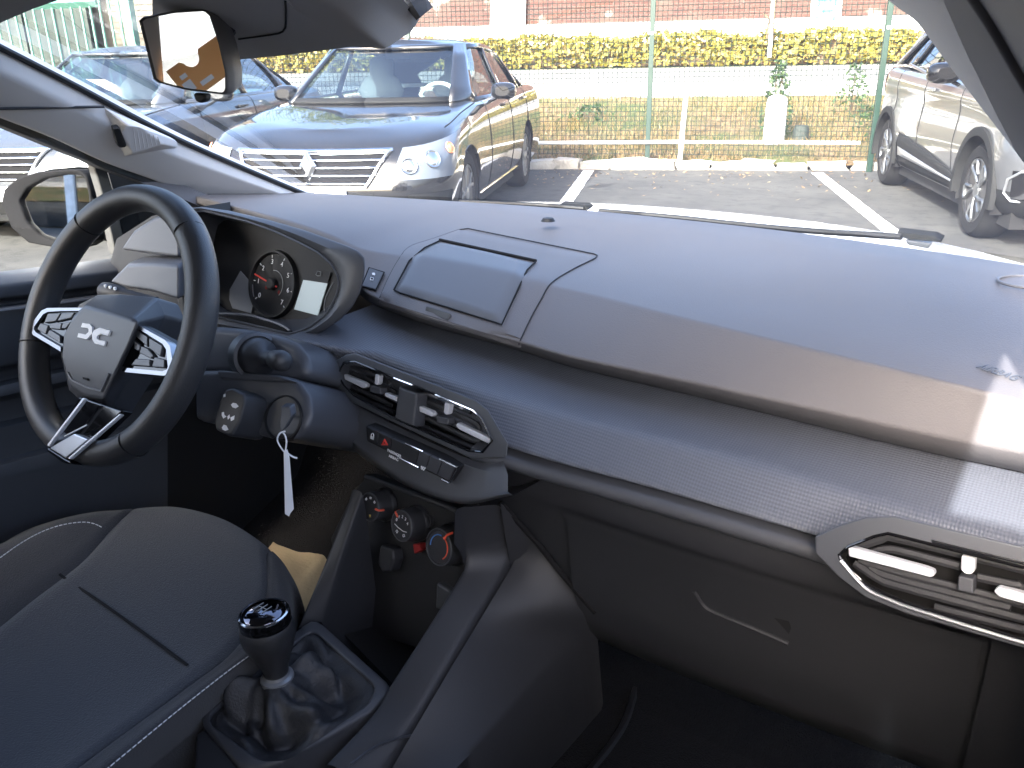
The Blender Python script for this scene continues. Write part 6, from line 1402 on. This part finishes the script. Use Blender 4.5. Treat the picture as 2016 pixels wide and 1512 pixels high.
def make_car(spec):
    paint = spec['paint']; L, W = spec['L'], spec['W']; hw = W/2
    root = empty(spec['name'], bay(spec['t'], spec['s'], 0), (0, 0, BAY+spec.get('turn', 0)))
    tag(root, spec['label'], spec.get('cat', 'car'), 'cars parked by the fence')
    def kid(mb, nm, mt, par=None, **k):
        o = mb.build(nm, mt, **k); o.parent = par or root; return o
    B = Body(spec['rings'](hw, L), L); R = B.dense(4)
    wr, ar = spec['wr'], spec['ar']; ax = spec['axles']
    rows = [list(r) for r in R]
    RR = np.array(R); 
    for yw in ax:     # pull the skin onto the wheel arch circle
        dy, dz = RR[:, :, 1]-yw, RR[:, :, 2]-wr; rr = np.hypot(dy, dz); side = RR[:, :, 0] > hw*.6
        near = side & (np.abs(rr-ar) < .045); f = ar/np.maximum(rr, 1e-6)
        RR[:, :, 1] = np.where(near, yw+dy*f, RR[:, :, 1]); RR[:, :, 2] = np.where(near, wr+dz*f, RR[:, :, 2])
    for mir in (0, 1):
        m = MB(); nr, nc = RR.shape[:2]; V_ = RR.copy()
        if mir: V_[:, :, 0] *= -1
        m.v = [tuple(p) for p in V_.reshape(-1, 3)]
        for i in range(nr-1):
            for j in range(nc-1):
                c = (RR[i, j]+RR[i+1, j]+RR[i, j+1]+RR[i+1, j+1])/4
                if c[0] > hw*.6 and any(math.hypot(c[1]-yw, c[2]-wr) < ar-.002 for yw in ax): continue
                q = (i*nc+j, i*nc+j+1, (i+1)*nc+j+1, (i+1)*nc+j); m.f.append(q if mir else q[::-1])
        m.mi = [0]*len(m.f)
        if mir == 0: m0 = m
        else:
            o = len(m0.v); m0.v += m.v; m0.f += [tuple(a+o for a in f) for f in m.f]; m0.mi += m.mi
    kid(m0, 'body', paint, smooth=28, weld=True)
    # wheel wells, underside
    m = MB(); m.box((0, L/2, wr*.62), (W-.24, L-.7, .12)); kid(m, 'underbody', 'black_void')
    for yw in ax:
        for sx in (1, -1):
            m = MB(); rw = [[np.array([sx*x, yw+ar*1.01*math.cos(a), wr+ar*1.01*math.sin(a)]) for a in np.linspace(-.3, math.pi+.3, 20)] for x in (hw-.03, hw-.34)]; m.grid(rw); m.add(rw[1], [tuple(range(20))]); kid(m, 'wheel_arch', 'black_void')
            w_ = make_wheel(wr, .215, spec['wheel'], spec['alloy']); w_.parent = root; w_.location = (sx*(hw-.135), yw, wr); w_.rotation_euler = (random.Random(yw*sx).uniform(0, 3) if spec['wheel'] == 'twin' else .35, 0, 0 if sx > 0 else math.pi)
            if spec.get('clad'):
                m = MB(); pr = []
                for a in np.linspace(-.16, math.pi+.16, 30):
                    c_, s_ = math.cos(a), math.sin(a); pr.append([np.array([sx*x, yw+rr*c_, wr+rr*s_]) for x, rr in ((hw-.06, ar-.004), (hw+.008, ar-.004), (hw+.012, ar+.015), (hw+.006, ar+.055), (hw-.03, ar+.06))])
                m.grid(pr, flip=sx > 0); kid(m, 'arch_trim', 'clad_plastic', smooth=50)
    # greenhouse: glazed cage
    G = Body(spec['cage'](hw, L), L); G.smooth = False; G.dense(1)
    nrg = len(G.rows)
    def patch(B_, i0, i1, j0, j1, off, nm, mt, sides=(1, -1), n=8, mm=8, th=0.0, par=None, j0b=None, j1b=None, **k):
        """panel following the skin; columns may slant between lower (j0,j1) and upper (j0b,j1b) edge"""
        out = []
        for sx in sides:
            rws = []
            for a in range(n+1):
                u = a/n; i = lerp(i0, i1, u); ja, jb = lerp(j0, j0b if j0b is not None else j0, u), lerp(j1, j1b if j1b is not None else j1, u); row = []
                for b in range(mm+1):
                    j = lerp(ja, jb, b/mm); p = B_.S(i, j)+B_.N(i, j)*off; row.append(p*[sx, 1, 1])
                rws.append(row)
            q = MB(); q.grid(rws, flip=sx > 0); out.append(kid(q, nm, mt, par, smooth=60, solid=th, **k))
        return out
    jF, jC = B.NF, B.NF+B.NCN; nc = len(G.rows[0]); mid = jC
    # roof and pillars as strips of the cage
    gl, gh = .06, 1-.05
    yW = spec['win']      # dict of side window spans at the belt / roof
    top_i = nrg-1
    q = MB(); rr = [[p for p in G.rows[k]] for k in range(1, nrg)]; half(q, rr, 0); half(q, rr, 1); kid(q, 'roof', spec.get('roof', paint), smooth=40, weld=True)
    def cage_strip(i0, i1, ja0, jb0, ja1, jb1, nm, mt, off=0.0, th=.02): patch(G, i0, i1, ja0, jb0, off, nm, mt, n=4, mm=4, th=th, j0b=ja1, j1b=jb1)
    jy = lambda y, i: G.jy(i, y)
    a0, a1 = jF+spec.get('ap', 2.6), jF+spec.get('ap', 2.6)
    wA, wA2 = spec.get('apw', 1.4), 3.2
    cage_strip(0, 1, a0, a0+wA2, a1, a1+wA2-.6, 'windscreen_pillar', paint, .002)
    cage_strip(0, .07, 0, a0, 0, a0, 'cowl_edge', 'clad_plastic', .002)
    cage_strip(.95, 1, 0, a0, 0, a0, 'header', paint, .002)
    wins = spec['wins']    # list of (y0b, y1b, y0t, y1t)
    prev_b, prev_t = a0+wA2, a1+wA2-.6
    cage_strip(0, .06, prev_b, nc-1-jF-3, prev_b, nc-1-jF-3, 'waist_rail', spec.get('rail', paint), .003)
    cage_strip(.92, 1, prev_t, nc-1-jF-3, prev_t, nc-1-jF-3, 'cant_rail', paint, .003)
    for y0b, y1b, y0t, y1t in wins:
        jb0, jb1, jt0, jt1 = jy(y0b, 0), jy(y1b, 0), jy(y0t, 1), jy(y1t, 1)
        patch(G, .05, .93, max(jb0, prev_b-.2), jb1, -.004, 'side_window', spec['sglass'], n=5, mm=8, j0b=max(jt0, prev_t-.2), j1b=jt1)
        cage_strip(0, 1, jb1-.1, jy(y1b+.09, 0), jt1-.1, jy(y1t+.09, 1), 'door_pillar', 'gloss_black' if spec.get('bpil') else paint, .001)
        prev_b, prev_t = jy(y1b+.09, 0), jy(y1t+.09, 1)
    cage_strip(0, 1, prev_b-.1, nc-1-jF+1.5, prev_t-.1, nc-1-jF+1.5, 'rear_pillar', paint, .0015)
    for (nm, i0, i1, j0, j1, mt) in (('windscreen', .05, .96, 0, a0+.3, 'car_glass'), ('rear_window', .06, .94, nc-1-jF+1.2, nc-1, 'car_glass')):
        rws = []
        for u in np.linspace(i0, i1, 7):
            row = [G.S(u, j)+G.N(u, j)*-.004 for j in np.linspace(j0, j1, 12)]
            if nm == 'rear_window': row = row[::-1]
            rws.append([p*[-1, 1, 1] for p in row[::-1]]+row[1:])
        q = MB(); q.grid(rws); kid(q, nm, mt, smooth=60)
    # inside
    yd = spec['cab']
    q = MB(); q.prism([np.array([x, y, z]) for x, y, z in [(-hw+.12, yd-.75, spec['belt']-.02), (hw-.12, yd-.75, spec['belt']-.02), (hw-.14, yd-.05, spec['belt']+.0), (-hw+.14, yd-.05, spec['belt']+.0)]], (0, .05, -.3)); kid(q, 'dashboard', 'cabin_grey', bevel=.03)
    for sx in (1, -1):
        for ys in (yd+.55, ):
            q = MB(); bk = []
            for z, y, h_ in ((.45, ys, .24), (spec['belt']+.05, ys+.16, .24), (spec['belt']+.17, ys+.20, .17), (spec['belt']+.20, ys+.21, .12), (spec['belt']+.34, ys+.24, .12), (spec['belt']+.37, ys+.24, .06)):
                bk.append([np.array([sx*.37+h_*math.cos(a), y+.06*math.sin(a), z]) for a in np.linspace(0, 6.283, 16, endpoint=False)])
            q.grid(bk, cu=True); q.add(bk[-1], [tuple(range(16))]); kid(q, 'front_seat', 'cabin_grey', smooth=60)
    q = MB(); q.prism([np.array([x, y, z]) for x, y, z in [(-.62, yd+1.45, .5), (.62, yd+1.45, .5), (.58, yd+1.62, spec['belt']+.10), (-.58, yd+1.62, spec['belt']+.10)]], (0, .1, 0)); kid(q, 'rear_seat', 'cabin_grey', bevel=.04)
    q = MB(); q.tube([np.array([.37+.18*math.cos(a), yd+.02+.07*math.sin(a), spec['belt']-.03+.17*math.sin(a)]) for a in np.linspace(0, 6.283, 30, endpoint=False)], .016, 8, closed=True); kid(q, 'hand_wheel', spec.get('wheelcol', 'cabin_grey'))
    q = MB(); q.box((0, yd+.12, spec['roofz']-.13), (.22, .04, .07)); kid(q, 'inside_mirror', 'clad_plastic', bevel=.012)
    spec['extra'](root, B, G, patch, kid, dict(jF=jF, jC=jC, nc=nc, jy=lambda i, y: B.jy(i, y), hw=hw, L=L))
    return root
def door_mirror(kid, sx, p, mt, scale=1.0):
    q = MB(); c = np.array(p); rows = []
    for h, sc in ((-.07, .55), (-.05, .85), (-.01, 1.0), (.04, 1.0), (.055, .93)):
        rows.append([c+np.array([sx*.105*sc*math.copysign(abs(math.cos(a))**.7, math.cos(a)), h, .068*sc*math.copysign(abs(math.sin(a))**.7, math.sin(a))])*scale for a in np.linspace(0, 6.283, 24, endpoint=False)])
    q.grid(rows, cu=True, flip=sx < 0); q.add(rows[0], [tuple(range(24))]); o = kid(q, 'door_mirror', mt, smooth=60)
    q = MB(); q.add([p_+np.array([0, .001, 0]) for p_ in rows[-1]], [tuple(range(24))]); kid(q, 'mirror_glass', 'mirror_glass', o, smooth=0)
    q = MB(); q.tube([c+np.array([-sx*.05, 0, -.05])*scale, c+np.array([-sx*.15, .0, -.10])*scale], .026, 8, flat=.6); kid(q, 'mirror_foot', mt, o)

# ---- sedan
def sed_rings(hw, L):
    zb = [(0, .62), (.25, .72), (.8, .86), (1.35, .955), (2.2, .965), (3.8, 1.0), (L, .99)]
    zs = [(0, .56), (.3, .66), (.9, .79), (1.6, .86), (L, .91)]
    return [dict(hw=hw*.86, yf=.16, yr=L-.10, z=.19), dict(hw=hw*.945, yf=.05, yr=L-.04, z=.27), dict(hw=hw*.985, yf=.0, yr=L, z=.42), dict(hw=hw, yf=.01, yr=L, z=.54),
            dict(hw=hw*.985, yf=.04, yr=L-.02, z=[(0, .64), (.4, .70), (1, .76), (L, .80)]), dict(hw=hw*.955, yf=.12, yr=L-.06, z=[(0, .70), (.4, .775), (1, .855), (1.5, .89), (L, .93)]), dict(hw=hw*.90, yf=.20, yr=L-.12, z=[(0, .73), (.5, .835), (1.0, .91), (1.45, .955), (3.9, 1.0), (L, 1.0)]),
            dict(hw=hw*.70, yf=.32, yr=L-.2, z=[(0, .76), (.6, .875), (1.1, .945), (1.5, .985), (3.9, 1.03), (L, 1.03)], rx=.25), dict(hw=.30, yf=.36, yr=L-.24, z=[(0, .775), (.6, .885), (1.1, .955), (1.5, .99), (3.9, 1.04), (L, 1.04)], rx=.1, ry=.1, rrx=.1, rry=.1), dict(hw=.0004, yf=.37, yr=L-.25, z=[(0, .775), (.6, .885), (1.1, .955), (1.5, .99), (3.9, 1.04), (L, 1.04)], rx=.0001, ry=.01, rrx=.0001, rry=.01)]
def sed_cage(hw, L):
    zt = [(1.3, .955), (2.2, .97), (3.7, 1.0), (L, 1.0)]
    return [dict(hw=hw*.875, yf=1.22, yr=L-.55, z=[(1.2, .965), (2.0, .955), (3.6, .985), (L, 1.02)], rx=.34, ry=.50, bow=.12, rrx=.34, rry=.40), dict(hw=hw*.66, yf=2.05, yr=L-1.22, z=[(2, 1.385), (2.4, 1.415), (3.0, 1.40), (3.66, 1.31), (L, 1.25)], rx=.20, ry=.24, bow=.06, rrx=.2, rry=.24),
            dict(hw=hw*.50, yf=2.16, yr=L-1.36, z=[(2, 1.42), (2.5, 1.455), (3.0, 1.435), (3.5, 1.36), (L, 1.30)], rx=.2, ry=.2, rrx=.2, rry=.2, bow=.05), dict(hw=.0004, yf=2.18, yr=L-1.39, z=[(2, 1.44), (2.5, 1.478), (3.0, 1.455), (3.5, 1.38), (L, 1.32)], rx=.0001, ry=.01, rrx=.0001, rry=.01, bow=0)]
def sed_extra(root, B, G, patch, kid, g):
    jF, jC, hw, L = g['jF'], g['jC'], g['hw'], g['L']; jy = g['jy']
    # grille: dark field, bright bars, badge
    gr = patch(B, 2.7, 4.85, 0, jF*.72, .004, 'grille', 'black_matte', n=6, mm=8, j0b=0, j1b=jF*1.02)
    for i_ in (2.75, 3.2, 3.65, 4.1, 4.55):
        w_ = lerp(jF*.72, jF*1.02, (i_-2.7)/2.15); patch(B, i_, i_+.11, 0, w_, .012, 'grille_bar', 'chrome', n=2, mm=8, th=.006)
    patch(B, 4.72, 4.98, 0, jF*1.05, .014, 'grille_brow', 'chrome', n=2, mm=8, th=.006)
    for sx in (1, -1):
        q = MB(); q.tube([(B.S(i, lerp(jF*.70, jF*1.04, (i-2.6)/2.3))+B.N(i, jF*.8)*.012)*[sx, 1, 1] for i in np.linspace(2.6, 4.9, 8)], .012, 6); kid(q, 'grille_edge', 'chrome')
    c = B.S(3.9, 0)+np.array([0, -.03, 0]); q = MB()
    q.add([c+np.array(v) for v in [(0, 0, .10), (.06, 0, 0), (0, 0, -.10), (-.06, 0, 0), (0, -.02, .06), (.032, -.02, 0), (0, -.02, -.06), (-.032, -.02, 0)]], [(0, 1, 5, 4), (1, 2, 6, 5), (2, 3, 7, 6), (3, 0, 4, 7), (4, 5, 6, 7)]); kid(q, 'badge', 'chrome', smooth=0)
    # lamps swept round the corner
    for sx in (1, -1):
        lo = patch(B, 3.0, 5.05, jF*1.02, jC-1.2, .006, 'headlight', 'lamp_clear', (sx,), n=8, mm=10, j0b=jF*1.14, j1b=jC+3.0)[0]
        for jj, ii, r_, mt in ((jF+1.6, 3.7, .055, 'chrome'), (jF+3.6, 3.9, .062, 'chrome'), (jF+5.6, 4.2, .042, 'lamp_amber')):
            p = (B.S(ii, jj)+B.N(ii, jj)*.010)*[sx, 1, 1]; n_ = B.N(ii, jj)*[sx, 1, 1]; q = MB(); q.lathe([(r_, 0), (r_*.92, .008), (r_*.75, .004), (r_*.5, .010), (.0001, .014)], p, n_, 20); kid(q, 'lamp_lens', mt, lo)
        fo = patch(B, 1.2, 2.2, jF+1.5, jC-1, .005, 'fog_recess', 'clad_plastic', (sx,), n=3, mm=5)[0]
        door_mirror(kid, sx, (sx*(hw+.06), 1.95, 1.03), spec_cur['paint'])
    patch(B, .9, 2.3, 0, jF*.8, .004, 'lower_intake', 'clad_plastic', n=4, mm=6)
    q = MB(); q.box((0, -.012, .42), (.52, .015, .11)); kid(q, 'number_plate', 'plate_white', bevel=.003)
    # side: doors, handles, sill line
    for sx in (1, -1):
        for y in (1.72, 2.78, 3.72):
            q = MB(); q.tube([(B.S(i, jy(i, y+(.12 if y > 3 and i < 3 else 0)))+np.array([.0015, 0, 0]))*[sx, 1, 1] for i in np.linspace(.9, 6.0, 12)], .004, 4); kid(q, 'door_gap', 'black_void')
        for y in (2.52, 3.55):
            q = MB(); p = B.S(5.0, jy(5.0, y))*[sx, 1, 1]; q.box(p+np.array([sx*.018, 0, 0]), (.022, .19, .028)); kid(q, 'door_handle', 'chrome' if False else spec_cur['paint'], bevel=.008, bseg=3)
        q = MB(); q.tube([(B.S(.9, jy(.9, y))+np.array([.004, 0, 0]))*[sx, 1, 1] for y in np.linspace(1.4, 3.5, 12)], .010, 6); kid(q, 'sill_strip', 'chrome')
        q = MB(); q.tube([(G.S(.04, G.jy(0, y))+np.array([.006, 0, .0]))*[sx, 1, 1] for y in np.linspace(1.75, 4.05, 20)], .007, 6); kid(q, 'waist_strip', 'chrome')
        q = MB(); q.tube([(B.S(6.0, jy(6.0, y))+np.array([.0, 0, .004]))*[sx, 1, 1] for y in np.linspace(.55, 1.5, 12)], .003, 4); kid(q, 'bonnet_gap', 'black_void')
        patch(B, 3.6, 5.4, G.NF+G.NCN+G.NS+2, G.NF+G.NCN+G.NS+7, .004, 'tail_light', 'lamp_red', (sx,), n=3, mm=4)
SED = dict(L=4.88, W=1.83, rings=sed_rings, cage=sed_cage, wr=.325, ar=.365, axles=(.92, 3.68), wheel='twin', alloy='alloy_dark', win={}, sglass='car_glass', cab=2.05, belt=.955, roofz=1.46, extra=sed_extra,
           wins=[(1.75, 2.72, 2.15, 2.72), (2.81, 3.62, 2.81, 3.42), (3.71, 3.98, 3.51, 3.60)])
spec_cur = dict(SED, name='parked_sedan', paint='paint_black', t=-1.80, s=5.16, label='glossy black sedan with bright grille bars parked next to the empty bay', wheelcol='cloth_white'); make_car(spec_cur)
spec_cur = dict(SED, name='parked_sedan', paint='paint_grey', t=-4.42, s=5.25, label='dark grey sedan parked left of the black one, its bonnet behind the mirror', bpil=1); make_car(spec_cur)
spec_cur = dict(SED, name='parked_sedan', paint='paint_blue', t=-7.1, s=9.2, label='dark car at the far left whose roof shows behind the windscreen pillar'); make_car(spec_cur)

# ---- compact crossover
def suv_rings(hw, L):
    return [dict(hw=hw*.90, yf=.14, yr=L-.08, z=.24), dict(hw=hw*.96, yf=.05, yr=L-.04, z=.33), dict(hw=hw*.985, yf=.0, yr=L, z=.48), dict(hw=hw*1.0, yf=.0, yr=L, z=.62),
            dict(hw=hw*.975, yf=.04, yr=L-.02, z=[(0, .74), (.5, .80), (1, .84), (L, .88)]), dict(hw=hw*.985, yf=.08, yr=L-.03, z=[(0, .82), (.5, .88), (1, .93), (L, 1.0)]), dict(hw=hw*.93, yf=.16, yr=L-.08, z=[(0, .86), (.5, .96), (1.0, 1.02), (1.5, 1.05), (L, 1.14)]),
            dict(hw=hw*.72, yf=.30, yr=L-.2, z=[(0, .90), (.6, 1.02), (1.1, 1.07), (L, 1.15)], rx=.25), dict(hw=.3, yf=.33, yr=L-.24, z=[(0, .91), (.6, 1.035), (1.1, 1.085), (L, 1.15)], rx=.1, ry=.1, rrx=.1, rry=.1), dict(hw=.0004, yf=.34, yr=L-.25, z=[(0, .91), (.6, 1.035), (1.1, 1.085), (L, 1.15)], rx=.0001, ry=.01, rrx=.0001, rry=.01)]
def suv_cage(hw, L):
    return [dict(hw=hw*.905, yf=.98, yr=L-.14, z=[(.9, 1.07), (1.6, 1.03), (2.6, 1.07), (3.4, 1.16), (L, 1.16)], rx=.34, ry=.52, bow=.12, rrx=.3, rry=.3), dict(hw=hw*.70, yf=1.75, yr=L-.42, z=[(1.7, 1.49), (2.3, 1.53), (3.2, 1.49), (L, 1.44)], rx=.2, ry=.24, bow=.06, rrx=.2, rry=.24),
            dict(hw=hw*.54, yf=1.85, yr=L-.40, z=[(1.8, 1.52), (2.4, 1.565), (3.2, 1.53), (L, 1.47)], rx=.2, ry=.2, rrx=.2, rry=.2, bow=.05), dict(hw=.0004, yf=1.88, yr=L-.40, z=[(1.8, 1.54), (2.4, 1.58), (3.2, 1.55), (L, 1.48)], rx=.0001, ry=.01, rrx=.0001, rry=.01, bow=0)]
def suv_extra(root, B, G, patch, kid, g):
    jF, jC, hw, L = g['jF'], g['jC'], g['hw'], g['L']; jy = g['jy']
    patch(B, 3.2, 4.6, 0, jF*1.0, .004, 'grille', 'gloss_black', n=4, mm=8)
    q = MB(); c = B.S(4.0, 0)+np.array([0, -.03, 0]); q.add([c+np.array(v) for v in [(0, 0, .10), (.06, 0, 0), (0, 0, -.10), (-.06, 0, 0), (0, -.02, .06), (.032, -.02, 0), (0, -.02, -.06), (-.032, -.02, 0)]], [(0, 1, 5, 4), (1, 2, 6, 5), (2, 3, 7, 6), (3, 0, 4, 7), (4, 5, 6, 7)]); kid(q, 'badge', 'chrome', smooth=0)
    patch(B, 0, 1.9, 0, jF*1.15, .006, 'lower_bumper', 'clad_plastic', n=4, mm=8)
    q = MB(); q.box((0, -.012, .50), (.52, .015, .11)); kid(q, 'number_plate', 'plate_white', bevel=.003)
    for sx in (1, -1):
        patch(B, 3.9, 5.6, jF*1.05, jC-1, .006, 'headlight', 'lamp_clear', (sx,), n=6, mm=8, j0b=jF*1.15, j1b=jC+2.2)
        patch(B, 0, 1.55, jF*1.15, jC+2, .006, 'bumper_corner', 'clad_plastic', (sx,), n=4, mm=8)
        fo = patch(B, 1.3, 2.5, jF+.8, jC-2.2, .010, 'fog_recess', 'gloss_black', (sx,), n=3, mm=5)[0]
        q = MB(); q.tube([(B.S(i, j)+B.N(i, j)*.016)*[sx, 1, 1] for i, j in [(2.55, jF+.6), (2.5, jC-3), (2.1, jC-1.9), (1.5, jC-1.7), (1.2, jC-2.4), (1.2, jF+.8)]], .009, 6); kid(q, 'lamp_surround', 'satin_silver', fo)
        door_mirror(kid, sx, (sx*(hw+.08), 1.62, 1.12), 'gloss_black', 1.15)
        for y in (1.42, 2.42, 3.36):
            q = MB(); q.tube([(B.S(i, jy(i, y+(.10 if y > 3 and i < 3.5 else 0)))+np.array([.0015, 0, 0]))*[sx, 1, 1] for i in np.linspace(1.6, 6.0, 12)], .004, 4); kid(q, 'door_gap', 'black_void')
        q = MB(); p = B.S(5.2, jy(5.2, 2.18))*[sx, 1, 1]; q.box(p+np.array([sx*.02, 0, 0]), (.024, .20, .03)); kid(q, 'door_handle', spec_cur['paint'], bevel=.009, bseg=3)
        # black lower door cladding with a bright insert, rising to the rear
        rows = []
        for y in np.linspace(1.28, 3.10, 16):
            u = (y-1.28)/1.82; top = lerp(1.35, 2.75, u**.8) if u < .93 else lerp(2.75, 1.9, (u-.93)/.07)
            rows.append([(B.S(i, jy(i, y))+np.array([.010 if k else .002, 0, 0]))*[sx, 1, 1] for k, i in enumerate(np.linspace(.2, top, 5))])
        q = MB(); q.grid(rows, flip=sx < 0); cl = kid(q, 'door_cladding', 'clad_plastic', smooth=30, solid=.004)
        q = MB(); q.grid([[(B.S(i, jy(i, y))+np.array([.018, 0, 0]))*[sx, 1, 1] for i in (lerp(1.0, 1.25, (y-1.35)/1.65), lerp(1.12, 1.75, (y-1.35)/1.65))] for y in np.linspace(1.35, 3.0, 10)], flip=sx < 0); kid(q, 'cladding_insert', 'satin_silver', cl, solid=.004)
        patch(B, 4.5, 6.0, B.NF+B.NCN+B.NS+1, B.NF+B.NCN+B.NS+7, .006, 'tail_light', 'lamp_red', (sx,), n=3, mm=4)
spec_cur = dict(L=4.20, W=1.80, rings=suv_rings, cage=suv_cage, wr=.335, ar=.385, axles=(.86, 3.58), wheel='curl', alloy='alloy_dark', sglass='car_glass_dark', cab=1.75, belt=1.04, roofz=1.55, extra=suv_extra, win={}, clad=1, bpil=1,
    wins=[(1.5, 2.36, 1.9, 2.36), (2.45, 3.15, 2.45, 3.0), (3.24, 3.60, 3.09, 3.30)], name='parked_crossover', paint='paint_silver', t=3.63, s=5.55, label='silver compact crossover with black wheel arches parked at the right', cat='car'); make_car(spec_cur)
